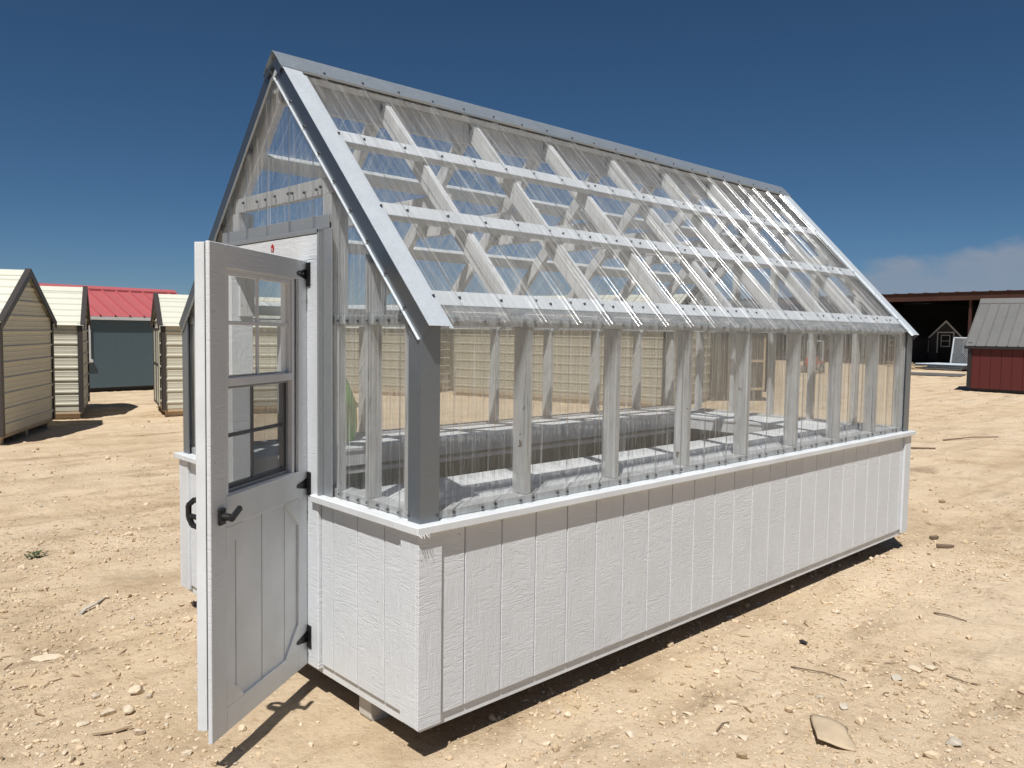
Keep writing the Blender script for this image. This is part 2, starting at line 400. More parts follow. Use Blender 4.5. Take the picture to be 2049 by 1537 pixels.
def np_mesh(name, verts, faces, smooth=False):
    me = bpy.data.meshes.new(name); k = faces.shape[1]
    me.vertices.add(len(verts)); me.vertices.foreach_set('co', verts.astype(np.float32).ravel())
    me.loops.add(faces.size); me.loops.foreach_set('vertex_index', faces.astype(np.int32).ravel())
    me.polygons.add(len(faces)); me.polygons.foreach_set('loop_start', np.arange(0, faces.size, k, dtype=np.int32))
    me.polygons.foreach_set('use_smooth', np.full(len(faces), smooth)); me.update(calc_edges=True); me.validate()
    return me
ground = link('ground', np_mesh('ground', vv, qq, True), M_ground); tag(ground, 'pale sandy gravel yard', kind='structure')

# ------------------------------------------------------------------ greenhouse
W, L = 2.44, 5.095
gh = empty('greenhouse', (0, 0, GZ))
tag(gh, 'white greenhouse with clear corrugated panels, pitched roof and open door', 'greenhouse')
ZS0, ZS = .853, .888                     # sill bottom and top
ZP0, ZP1 = 1.702, 1.745                  # top plate
TH = math.atan(1.06); CT, ST = math.cos(TH), math.sin(TH); SL = W/2/CT
DL, DR = .865, 1.70                      # door opening along y
def mir(o_fn, y): return W-y
# floor, skids, rim bands
for y in (.415, 1.925):
    prism('skid', [(.03, -.115), (.06, -.155), (L-.06, -.155), (L-.03, -.115), (L-.03, -.002), (.03, -.002)], 'y', y, y+.10, M_greywood, gh, .004)
box('floor', (.0, .0, .05), (L, W, .075), M_floor, gh)
box('rim_board', (-.012, -.012, 0), (L+.012, .026, .085), M_white, gh)
box('rim_board', (-.012, W-.026, 0), (L+.012, W+.012, .085), M_white, gh)
box('rim_board', (-.0125, .0265, .001), (.026, W-.0265, .084), M_white, gh)
box('rim_board', (L-.026, .0265, .001), (L+.0125, W-.0265, .084), M_white, gh)
# lower walls: inner sheathing and the siding boards one by one
def sheath(lo, hi): box('sheathing', lo, hi, M_inwall, gh, 0)
sheath((0, -.012, .086), (L, .002, ZS0-.002)); sheath((0, W-.002, .086), (L, W+.012, ZS0-.002))
sheath((-.012, .003, .086), (.002, .76, ZS0-.002)); sheath((-.012, 1.80, .086), (.002, W-.003, ZS0-.002))
sheath((L-.002, .003, .086), (L+.012, W-.003, ZS0-.002))
mesh_cache = {}
def siding_board(face, a, b, z0=.055, z1=ZS0-.003):
    """a..b along the wall; faces: 'S' long near side, 'N' long far side, 'W' door gable, 'E' far gable"""
    w = round(b-a, 3)
    if w not in mesh_cache:
        bm = bmesh.new(); h = (z1-z0)/2
        bm_box(bm, (-w/2, -.006, -h), (w/2, .006, h), .0022); mesh_cache[w] = me_from_bm(bm, 'siding_board')
    m = (a+b)/2; zc = (z0+z1)/2
    loc, rz = {'S': ((m, -.019, zc), 0), 'N': ((m, W+.019, zc), math.pi), 'W': ((-.019, m, zc), -math.pi/2), 'E': ((L+.019, m, zc), math.pi/2)}[face]
    return link('siding_board', mesh_cache[w], M_siding, gh, loc, (0, 0, rz))
GAP = .0055; PITCH = .216
edges = [-.024] + [.219+PITCH*k for k in range(23)] + [L+.024]
for a, b in zip(edges, edges[1:]):
    if b-a > .02:
        siding_board('S', a+GAP/2, b-GAP/2); siding_board('N', a+GAP/2, b-GAP/2)
for a, b in ((-.024, .23), (.23, .445), (.445, .655), (.655, .758), (1.802, 2.0), (2.0, 2.21), (2.21, W+.024)): siding_board('W', a+GAP/2, b-GAP/2)
ee = [-.024] + [.23+PITCH*k for k in range(10)] + [W+.024]
for a, b in zip(ee, ee[1:]): siding_board('E', a+GAP/2, b-GAP/2)
# corner boards
for cx, sx_ in ((0, -1), (L, 1)):
    for cy, sy_ in ((0, -1), (W, 1)):
        xa, xb = sorted((cx+sx_*.044, cx-sx_*.078)); ya, yb = sorted((cy+sy_*.0252, cy+sy_*.0435))
        box('corner_board', (xa, ya, .028), (xb, yb, ZS0-.002), M_siding, gh, .002)
        xa, xb = sorted((cx+sx_*.0252, cx+sx_*.0433)); ya, yb = sorted((cy+sy_*.0245, cy-sy_*.085))
        box('corner_board', (xa, ya, .03), (xb, yb, ZS0-.002), M_siding, gh, .002)
# sills
OV = .067
box('sill_board', (-OV+.0, -OV, ZS0), (L+OV+.012, .09, ZS), M_white, gh, .004)
box('sill_board', (-OV, W-.09, ZS0), (L+OV, W+OV, ZS), M_white, gh, .004)
box('sill_board', (-OV+.001, .0905, ZS0), (.09, .80, ZS-.001), M_white, gh, .004)
box('sill_board', (-OV+.001, 1.77, ZS0), (.09, W-.0905, ZS-.001), M_white, gh, .004)
box('sill_board', (L-.09, .0905, ZS0), (L+OV-.001, W-.0905, ZS-.001), M_white, gh, .004)
# splintered end of the sill at the near corner
bm = bmesh.new()
for k in range(5):
    a = Vector((-OV+.006+.012*k, -OV-.001, ZS0+.004)); bm_cyl(bm, a, a+Vector((random.uniform(-.004, .018), random.uniform(-.016, -.003), random.uniform(-.016, -.005))), .0025, .0006, 5)
tag(link('wood_splinters', me_from_bm(bm), M_white, gh), 'broken splinters under the sill corner', kind='stuff')
# bottom plates, studs and top plates of the upper walls
for y0 in (.004, W-.09): box('bottom_plate', (.0, y0, ZS+.001), (L, y0+.086, ZS+.036), M_wash, gh)
for x0, a, b in ((.004, .0905, .76), (.004, 1.80, W-.0905), (L-.09, .0905, W-.0905)): box('bottom_plate', (x0, a, ZS+.001), (x0+.086, b, ZS+.036), M_wash, gh)
SX = [.604+.646*k for k in range(7)]
bm = bmesh.new(); hz_ = (ZP0-.001-ZS-.037)/2; bm_box(bm, (-.019, -.0445, -hz_), (.019, .0445, hz_), .0025); stud_me = me_from_bm(bm, 'wall_stud')
zc = (ZP0+ZS+.036)/2
for x in SX + [.05, L-.05]:
    for y in (.050, W-.050): link('wall_stud', stud_me, M_wash, gh, (x+.019, y, zc))
for y0 in (.0, W-.038): box('top_plate', (-.002, y0, ZP0), (L+.002, y0+.038, ZP1), M_wash, gh)
for y0 in (.0385, W-.0945): box('inner_plate', (.09, y0, ZP0-.0), (L-.09, y0+.056, ZP0+.034), M_wash, gh)
# gable frames
def roofz(y): return 1.70 + 1.06*(y if y <= W/2 else W-y)
def gstud(x0, y0, w, z0, z1=None, d=.088):
    ya, yb = y0, y0+w
    za, zb = (roofz(ya)-.135, roofz(yb)-.135) if z1 is None else (z1, z1)
    if y0 > W/2: pass
    prism('gable_stud', [(ya, z0), (yb, z0), (yb, zb), (ya, za)], 'x', x0, x0+d, M_wash, gh, .002)
for x0 in (.003, L-.091):
    box('gable_plate', (x0, .0385, ZP0+.0008), (x0+.0875, .70 if x0 < 1 else W-.0385, ZP1-.001), M_wash, gh)
    box('collar_tie', (x0+.001, .70, 2.316), (x0+.038, 1.74, 2.394), M_wash, gh)
box('gable_plate', (.003, 1.76, ZP0+.0008), (.0905, W-.0385, ZP1-.001), M_wash, gh)
gstud(.003, .386, .038, ZS+.037, ZP0, .066); gstud(.003, .630, .036, ZS+.037, ZP0, .028); gstud(.003, W-.424, .038, ZS+.037, ZP0)
gstud(.004, .092, .034, ZS+.037, ZP0); gstud(.004, W-.126, .034, ZS+.037, ZP0)
gstud(.003, .705, .085, ZP1, 2.315); gstud(.003, 1.69, .085, ZP1, 2.315)
gstud(.003, .386, .038, ZP1); gstud(.003, W-.424, .038, ZP1)
for y in (.40, .80, 1.20, 1.60, 2.0): gstud(L-.091, y, .038, ZS+.037, ZP0); gstud(L-.091, y, .038, ZP1, min(2.315, roofz(y)-.16) if .6 < y < 1.8 else None)
# door frame: jambs, header, trim
box('door_jamb', (-.043, .762, .03), (.085, DL-.002, 2.008), M_siding, gh, .003)
box('door_jamb', (-.043, DR+.002, .03), (.085, 1.798, 2.008), M_siding, gh, .003)
box('door_header', (-.0425, .762, 2.0085), (.084, 1.798, 2.128), M_sidingh, gh, .003)
box('threshold', (-.03, DL, .03), (.085, DR, .054), M_white, gh, .003)
def lprofile(name, pts, mat, along, a, b):
    prism(name, pts, along, a, b, mat, gh)
box('door_trim', (-.020, .672, ZS), (-.012, .7615, 2.150), M_dtrim, gh, .0015)
box('door_trim', (-.046, .748, ZS), (-.0205, .7608, 2.150), M_dtrim, gh, .0015)
box('door_trim', (-.020, 1.7985, ZS), (-.012, 1.888, 2.150), M_dtrim, gh, .0015)
box('door_trim', (-.0202, .7, 2.1505), (-.0122, 1.86, 2.215), M_dtrim, gh, .0015)
box('door_trim', (-.046, .748, 2.130), (-.0205, 1.812, 2.152), M_dtrim, gh, .0015)
# roof framing
def slope(side):
    """side 0: near slope, 1: far slope.  maps (x, s, n) to gh-local"""
    def f(x, s, n):
        y = s*CT-n*ST; z = 1.70+s*ST+n*CT
        return (x, y if side == 0 else W-y, z)
    return f
def sbox(name, side, x0, x1, s0, s1, n0, n1, mat, bev=.002):
    f = slope(side); bm = bmesh.new(); bm_box(bm, (x0, s0, n0), (x1, s1, n1), bev)
    for v in bm.verts: v.co = Vector(f(*v.co))
    return link(name, me_from_bm(bm, name), mat, gh)
RX = [.02] + SX + [L-.058]
for x in RX:
    for sd in (0, 1): sbox('rafter', sd, x, x+.038, .062, SL-.022, -.089, -.0005, M_raft)
for x in SX: box('collar_tie', (x+.0385, .66, 2.30), (x+.0765, 1.78, 2.388), M_raft, gh)
box('ridge_board', (.005, W/2-.0185, 2.82), (L-.005, W/2+.0185, 2.955), M_wash, gh)
PUR = [(.088, .176), (.655, .743), (1.180, 1.268), (1.705, 1.772)]
for sd in (0, 1):
    for s0, s1 in PUR: sbox('purlin', sd, .0, L, s0, s1, 0, .0365 if s0 > .01 else .02, M_white)
# roof sheets
NS = .0375
def roof_sheet(sd, x0, x1, first=.211, pitch=.237):
    f = slope(sd); pr = rib_profile(x0, x1, first, pitch)
    bm = bmesh.new(); ss = np.linspace(-.012, SL+.012, 9)
    strip_mesh(bm, [[f(x, s, NS+n) for x, n in pr] for s in ss])
    return link('roof_sheet', me_from_bm(bm, 'roof_sheet', True), M_clearr, gh)
xs = [.03] + [.211-.03+.948*k for k in range(1, 5)] + [L-.03]
for sd in (0, 1):
    for a, b in zip(xs, xs[1:]): roof_sheet(sd, a, b+.001)
    f = slope(sd); bm = bmesh.new()
    pr = rib_profile(.08, L-.05, .211, .118, .012, .06, .02, False)
    strip_mesh(bm, [[f(x, s, .030+n*.3) for x, n in pr] for s in (.004, .086)])
    link('eave_closure', me_from_bm(bm), M_closure, gh)
# wall sheets
def wall_sheet(place, a, b, z0, z1fn, first, name='wall_sheet', zmaxrows=2):
    pr = rib_profile(a, b, first, .237, .017)
    if name == 'gable_sheet':      # add the places where the outline bends
        xs_ = sorted(set([x for x, _ in pr] + [W/2]))
        pr = [(x, np.interp(x, [q[0] for q in pr], [q[1] for q in pr])) for x in xs_ if a-1e-6 <= x <= b+1e-6]
    bm = bmesh.new(); rows = []
    for t in (0, 1): rows.append([place(x, n, z0+(z1fn(x)-z0)*t) for x, n in pr])
    strip_mesh(bm, rows); bmesh.ops.remove_doubles(bm, verts=bm.verts, dist=1e-6)
    return link(name, me_from_bm(bm, name, True), M_clear, gh)
wx = [.06] + [.141-.03+.948*k for k in range(1, 6)]
wx = [x for x in wx if x < L-.2] + [L-.06]
for a, b in zip(wx, wx[1:]):
    wall_sheet(lambda x, n, z: (x, -.004-n, z), a, b+.001, ZS+.004, lambda x: 1.752, .141)
    wall_sheet(lambda x, n, z: (x, W+.004+n, z), a, b+.001, ZS+.004, lambda x: 1.752, .141)
gt = lambda y: roofz(y)+.028
FX = lambda x, n, z: (-.004-n, x, z); BX = lambda x, n, z: (L+.004+n, x, z)
wall_sheet(FX, .05, .70, ZS+.004, lambda y: 1.76, .12, 'wall_sheet')
wall_sheet(FX, 1.86, W-.05, ZS+.004, lambda y: 1.76, .12, 'wall_sheet')
FX2 = lambda x, n, z: (-.0062-n, x, z); BX2 = lambda x, n, z: (L+.0062+n, x, z)
wall_sheet(FX2, .06, .705, 1.70, gt, .12, 'gable_sheet'); wall_sheet(FX2, 1.855, W-.06, 1.70, gt, .12, 'gable_sheet')
wall_sheet(FX2, .7055, 1.8545, 2.155, gt, .12, 'gable_sheet')
wall_sheet(BX, .05, 1.22, ZS+.004, lambda y: 1.76, .12, 'wall_sheet'); wall_sheet(BX, 1.2205, W-.05, ZS+.004, lambda y: 1.76, .12, 'wall_sheet')
wall_sheet(BX2, .06, W-.06, 1.70, gt, .12, 'gable_sheet')
# metal corner trims
for cx, sx_ in ((0, -1), (L, 1)):
    for cy, sy_ in ((0, -1), (W, 1)):
        o, i = .023, .0205
        px = lambda d: cx+sx_*d
        py = lambda d: cy+sy_*d
        wl_ = .076
        P = [(px(o), py(o)), (px(-wl_), py(o)), (px(-wl_), py(.016)), (px(-wl_+.012), py(.016)), (px(-wl_+.014), py(i)), (px(i), py(i)), (px(i), py(-.048)), (px(.016), py(-.050)), (px(.016), py(-.062)), (px(o), py(-.062))]
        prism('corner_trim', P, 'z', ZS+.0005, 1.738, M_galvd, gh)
# ridge cap and rake trims
def strip_obj(name, rows, mat, thick=.0012):
    bm = bmesh.new(); strip_mesh(bm, rows); me = me_from_bm(bm, name)
    o = link(name, me, mat, gh); md = o.modifiers.new('Solidify', 'SOLIDIFY'); md.thickness = thick; md.offset = 0
    return o
NC = NS+.0225
cap = []
f0, f1 = slope(0), slope(1)
apex = (1.70+SL*ST)+NC/CT
rows = []
for x in np.linspace(-.034, L+.034, 25):
    j = .0012*math.sin(x*9)+.0010*math.sin(x*23)
    rows.append([f0(x, SL-.074, NC-.010), f0(x, SL-.067, NC+j), f0(x, SL-.012+.0, NC+.002), (x, W/2, apex-.004), f1(x, SL-.012, NC+.002), f1(x, SL-.067, NC-j), f1(x, SL-.074, NC-.010)])
strip_obj('ridge_cap', rows, M_galvr)
for xe, xn in ((-.0345, 1), (L+.0345, -1)):     # folded end of the cap
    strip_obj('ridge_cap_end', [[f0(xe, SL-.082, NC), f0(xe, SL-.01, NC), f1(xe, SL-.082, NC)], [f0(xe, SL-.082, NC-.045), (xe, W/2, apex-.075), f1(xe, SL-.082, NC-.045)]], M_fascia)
for sd in (0, 1):
    f = slope(sd)
    for xe, dr in ((0, 1), (L, -1)):
        X_ = lambda d: xe+dr*d
        prof = [(.112, NS+.004), (.087, NS+.006), (.083, NS+.016), (-.0220, NS+.0175)]
        rows = [[f(X_(a), s, n) for a, n in prof] for s in np.linspace(-.050, SL-.045, 7)]
        strip_obj('rake_trim', rows, M_galv)
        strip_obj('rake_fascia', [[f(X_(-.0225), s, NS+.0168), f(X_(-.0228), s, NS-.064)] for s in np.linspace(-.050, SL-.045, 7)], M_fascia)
        strip_obj('rake_flange', [[f(X_(-.0222), s, NS-.0645), f(X_(-.033), s, NS-.0655), f(X_(-.0335), s, NS-.068)] for s in np.linspace(-.050, SL-.045, 7)], M_galv)
# screws, too small to pick apart
def screws(pts, nrm, name='screws'):
    bm = bmesh.new(); nrm = Vector(nrm).normalized()
    for p in pts:
        p = Vector(p); bm_cyl(bm, p-nrm*.004, p+nrm*.0015, .0078, .0078, 8); bm_cyl(bm, p+nrm*.001, p+nrm*.007, .0046, .0042, 6)
    o = link(name, me_from_bm(bm), M_screw, gh); tag(o, 'row of small hex head screws', kind='stuff')
J = lambda s=.006: random.uniform(-s, s)
rx = [.211+.237*k for k in range(21)]
for sd in (0, 1):
    f = slope(sd); pts = []
    for s0, s1 in PUR[:3]:
        for x in rx:
            pts.append(f(x+.040+J(), (s0+s1)/2+J(.012), NS+.001))
            if random.random() < .55: pts.append(f(x+.135+J(.02), (s0+s1)/2+J(.012), NS+.001))
    for x in rx: pts.append(f(x+J(), SL-.048+J(), NC+.002))
    for s0, s1 in PUR[:3]:
        pts.append(f(.099, (s0+s1)/2, NS+.008)); pts.append(f(L-.099, (s0+s1)/2, NS+.008))
    screws(pts, Vector(f(0, 0, 1))-Vector(f(0, 0, 0)))
    ps = [f(-.0245, s, NS-.053) for s in np.linspace(.12, SL-.06, 9)]; screws(ps, (-1, 0, 0))
for y, nr in ((-.0045, -1), (W+.0045, 1)):
    pts = []
    for k in range(21):
        x = .141+.237*k
        for d in (-.040, .036):
            if .11 < x+d < L-.11: pts += [(x+d+J(), y, .907+J(.003)), (x+d+J(), y, 1.728+J(.003))]
    pts += [(.068, -.0235 if nr < 0 else W+.0235, z) for z in (.915, 1.725)]
    screws(pts, (0, nr, 0))
pts = [(-.0048, y+J(), z+J(.003)) for y in (.155, .232, .32, .395, .47, .56, .635) for z in (.907, 1.722)]
pts += [(-.0072, y+J(.01), 2.352+J(.012)) for y in (.80, .84, .95, 1.07, 1.12, 1.26, 1.35, 1.46, 1.62)]
pts += [(-.0235, .055, .915), (-.0235, .055, 1.70)]
screws(pts, (-1, 0, 0))
# benches
def bench(x0, x1, y0, y1, along, n, front):
    t = .024
    for k in range(n):
        if along == 'x':
            w = (y1-y0-.012*(n-1))/n; a = y0+k*(w+.012); box('bench_board', (x0, a, .885), (x1, a+w, .885+t), M_bench, gh, .003)
        else:
            w = (x1-x0-.012*(n-1))/n; a = x0+k*(w+.012); box('bench_board', (a, y0, .885), (a+w, y1, .885+t), M_bench, gh, .003)
bench(.10, L-.10, .105, .66, 'x', 4, 1); bench(.10, L-.10, 1.86, W-.105, 'x', 4, -1)
bench(L-.66, L-.102, .672, 1.848, 'y', 4, 0)
box('bench_apron', (.10, .615, .79), (L-.66, .651, .8845), M_bench, gh); box('bench_apron', (.10, 1.869, .79), (L-.66, 1.905, .8845), M_bench, gh)
box('bench_apron', (L-.652, .652, .79), (L-.616, 1.868, .8845), M_bench, gh)
for x in (.16, 1.3, 2.5, 3.7, 4.4):
    for y in (.575, 1.908): box('bench_leg', (x, y, .076), (x+.038, y+.038, .8845), M_bench, gh)
for y in (.60, 1.882): box('bench_ledge', (.10, y, .735), (L-.66, y+.038, .762), M_bench, gh)
for x in SX:
    for y in (.004, W-.093): box('lower_stud', (x, y, .076), (x+.038, y+.089, ZS0-.003), M_inwall, gh)

# ---- the open door (local frame: x from hinge to free edge, y outwards, z up)
dr = link('door', bpy.data.meshes.new('door'), None, gh, (-.034, .868, 0), (0, R(-.45), R(-145.5)))
DW, DB, DT = .832, .030, 2.005
def dbox(name, s0, s1, y0, y1, z0, z1, mat, bev=.0025): return box(name, (s0, y0, z0), (s1, y1, z1), mat, dr, bev)
def dgroup(boxes, bev=.002):
    bm = bmesh.new()
    for lo, hi in boxes: bm_box(bm, lo, hi, bev)
    return bm
# the door's own mesh is its core frame round the window opening
w0, w1, wz0, wz1 = .140, .718, .985, 1.925
bm = dgroup([((.004, -.066, DB+.05), (w0, -.0235, DT-.004)), ((w1, -.066, DB+.05), (DW-.002, -.0235, DT-.004)),
             ((w0+.0003, -.066, wz1), (w1-.0003, -.0235, DT-.004)), ((w0+.0003, -.066, DB+.05), (w1-.0003, -.040, wz0-.0005))])
bmesh.ops.recalc_face_normals(bm, faces=bm.faces); bm.to_mesh(dr.data); bm.free(); dr.data.materials.append(M_white)
# planks of the lower panel
pe = [.100, .220, .424, .634, .726]
for a, b in zip(pe, pe[1:]): dbox('plank', a+.003, b-.003, -.0395, -.014, .10, .93, M_white)
dbox('stile', 0, .103, -.018, 0, DB, DT, M_siding); dbox('stile', .722, DW, -.018, 0, DB, DT, M_siding)
dbox('rail', .1035, .7215, -.0178, -.0004, DB, .132, M_white); dbox('rail', .1035, .7215, -.0178, -.0004, .872, 1.0, M_white)
dbox('rail', .1035, .7215, -.0178, -.0004, wz1-.012, DT, M_sidingh)
def tri(p):
    bm = bmesh.new(); a = [bm.verts.new((x, -.0176, z)) for x, z in p]; b = [bm.verts.new((x, -.0008, z)) for x, z in p]
    bm.faces.new(a); bm.faces.new(b[::-1])
    for i in range(3): bm.faces.new((a[i], a[(i+1) % 3], b[(i+1) % 3], b[i]))
    link('corner_block', me_from_bm(bm), M_white, dr)
c = .128
tri([(.1035, .8715), (.1035+c, .8715), (.1035, .8715-c)]); tri([(.7215, .8715), (.7215-c, .8715), (.7215, .8715-c)])
tri([(.1035, .1325), (.1035+c, .1325), (.1035, .1325+c)]); tri([(.7215, .1325), (.7215-c, .1325), (.7215, .1325+c)])
dbox('gap_shade_strip', .01, DW-.008, -.0234, -.0182, DB+.06, DB+.10, M_black); dbox('gap_shade_strip', DW-.10, DW-.008, -.0233, -.0183, DB+.101, DT-.006, M_black)  # black strips filling the gap behind the stile, painted as its shade
# window in the door
def fr(name, s0, s1, z0, z1, w, y0, y1, mat):
    bm = dgroup([((s0, y0, z0), (s0+w, y1, z1)), ((s1-w, y0, z0), (s1, y1, z1)), ((s0+w+.0003, y0+.0003, z0), (s1-w-.0003, y1-.0003, z0+w)), ((s0+w+.0003, y0+.0003, z1-w), (s1-w-.0003, y1-.0003, z1))], .0015)
    return link(name, me_from_bm(bm), mat, dr)
fr('window_frame', w0+.001, w1-.001, wz0+.001, wz1-.001, .020, -.064, -.006, M_aluw)
zm = 1.463
fr('upper_sash', w0+.0215, w1-.0215, zm-.004, wz1-.0215, .017, -.034, -.012, M_aluw)
fr('lower_sash', w0+.0215, w1-.0215, wz0+.0215, zm+.018, .026, -.060, -.0355, M_alu)
dbox('meeting_rail', w0+.022, w1-.022, -.0115, -.004, zm-.022, zm+.012, M_aluw)
sm = .447
dbox('muntin', sm-.007, sm+.007, -.026, -.016, zm+.014, wz1-.039, M_aluw, .001); dbox('muntin', w0+.039, w1-.039, -.0265, -.0165, 1.688, 1.704, M_aluw, .001)
dbox('muntin', sm-.007, sm+.007, -.052, -.042, wz0+.048, zm-.009, M_alu, .001); dbox('muntin', w0+.048, w1-.048, -.0525, -.0425, 1.226, 1.242, M_alu, .001)
for (z0, z1, y, e) in ((zm+.013, wz1-.0385, -.0225, .0385), (wz0+.0475, zm-.008, -.0475, .0475)):
    for s0, s1 in ((w0+e, sm), (sm, w1-e)):
        zmid = 1.696 if z0 > 1.3 else 1.234
        for za, zb in ((z0, zmid), (zmid, z1)):
            dbox('pane', s0, s1, y-.0012, y+.0012, za, zb, M_glass, 0)
tS = NT('dark_insect_screen'); a_ = tS.new('ShaderNodeBsdfTransparent'); b_ = tS.new('ShaderNodeBsdfDiffuse'); b_.inputs[0].default_value = (.05, .05, .052, 1)
c_ = tS.new('ShaderNodeMixShader'); c_.inputs[0].default_value = .42; tS.l.new(a_.outputs[0], c_.inputs[1]); tS.l.new(b_.outputs[0], c_.inputs[2]); tS.l.new(c_.outputs[0], tS.out.inputs['Surface'])
bm = bmesh.new(); bm.faces.new([bm.verts.new(q) for q in ((w0+.03, -.030, wz0+.03), (w1-.03, -.030, wz0+.03), (w1-.03, -.030, zm-.004), (w0+.03, -.030, zm-.004))])
link('insect_screen', me_from_bm(bm), tS.m, dr)
fr('screen_frame', w0+.0215, w1-.0215, wz0+.0212, zm-.0225, .012, -.0345, -.026, M_alu)
# hinges
for hz in (1.940, .932, .172):
    bm = bmesh.new()
    P = [(-.004, hz-.034), (-.004, hz+.034), (.03, hz+.026), (.118, hz+.009), (.130, hz), (.118, hz-.009), (.03, hz-.026)]
    a = [bm.verts.new((x, .0003, z)) for x, z in P]; b = [bm.verts.new((x, .0045, z)) for x, z in P]
    bm.faces.new(a); bm.faces.new(b[::-1])
    for i in range(len(P)): bm.faces.new((a[i], a[(i+1) % len(P)], b[(i+1) % len(P)], b[i]))
    bm_cyl(bm, (-.008, .007, hz-.057), (-.008, .007, hz+.057), .0085, .0085, 10)
    for s in (.03, .07, .105): bm_cyl(bm, (s, .004, hz), (s, .0075, hz), .005, .004, 8)
    link('strap_hinge', me_from_bm(bm), M_black, dr)
    box('hinge_leaf', (-.048, DL-.042, hz-.057), (-.0435, DL-.004, hz+.057), M_black, gh, .001)
# outside turn handle
bm = bmesh.new()
bm_box(bm, (.745, .0003, .895), (.787, .014, .962), .004)
bm_cyl(bm, (.766, .012, .928), (.766, .046, .928), .017, .014, 12)
bm_box(bm, (.757, .046, .915), (.775, .062, .941), .003)
v0 = len(bm.verts); bm_box(bm, (.700, .042, .915), (.786, .066, .941), .008)
bm.verts.ensure_lookup_table()
Rm = Matrix.Rotation(R(28), 3, 'Y')
for v in list(bm.verts)[v0:]: v.co = Vector((.766, .057, .928)) + Rm @ (v.co-Vector((.766, .057, .928)))
link('turn_handle', me_from_bm(bm), M_black, dr)
# inside pull handle (a loop standing off the inner face)
bm = bmesh.new()
lp = [(.79, -.066, .880), (.79, -.108, .892), (.79, -.125, .925), (.79, -.125, .972), (.79, -.098, .995), (.79, -.066, .985)]
for a, b in zip(lp, lp[1:]): bm_cyl(bm, a, b, .0115, .0115, 8)
bm_cyl(bm, (.79, -.122, .930), (.79, -.066, .920), .011, .011, 8)
bm_box(bm, (.775, -.0715, .870), (.805, -.0662, 1.0), .002)
link('pull_handle', me_from_bm(bm), M_black, dr)
# red barn-shaped sticker on the header
st_ = prism('barn_sticker', [(-.022, -.028), (.022, -.028), (.024, .008), (.012, .026), (0, .034), (-.012, .026), (-.024, .008)], 'x', -.0458, -.0432, M_red, gh)
st_.location = (0, 1.206, 2.088); st_.scale = (1, .62, .62); tag(st_, 'small red barn shaped sticker on the door header')
for a, b in (((-.010, -.022), (.010, -.002)), ((-.010, -.002), (.010, -.022))):
    bm = bmesh.new(); bm_cyl(bm, (-.0462, a[0], a[1]), (-.0462, b[0], b[1]), .0016, .0016, 5)
    link('sticker_mark', me_from_bm(bm), M_white, st_)
# chain of small hook on the header left out; green bag hanging inside from a stud
bm = bmesh.new(); rows = []
for i, t in enumerate(np.linspace(0, 1, 12)):
    z = 1.42-.50*t; w = .018+.11*min(1, t*2.2)**.7*(1-.25*max(0, t-.8)*5); ring = []
    for k in range(17):
        a = 2*math.pi*k/16; rr = 1+.16*math.sin(5*a+2.5*t)+.07*math.sin(9*a-4*t)
        ring.append((w*math.cos(a)*rr, .45*w*math.sin(a)*rr, z+.02*math.sin(3*a)*t))
    rows.append(ring)
strip_mesh(bm, rows); bmesh.ops.remove_doubles(bm, verts=bm.verts, dist=1e-5)
gb = link('hanging_bag', me_from_bm(bm, smooth=True), M_green, None, (.925, 2.17, GZ-.02))
tag(gb, 'crumpled green plastic bag hanging inside the greenhouse above the bench', 'bag')

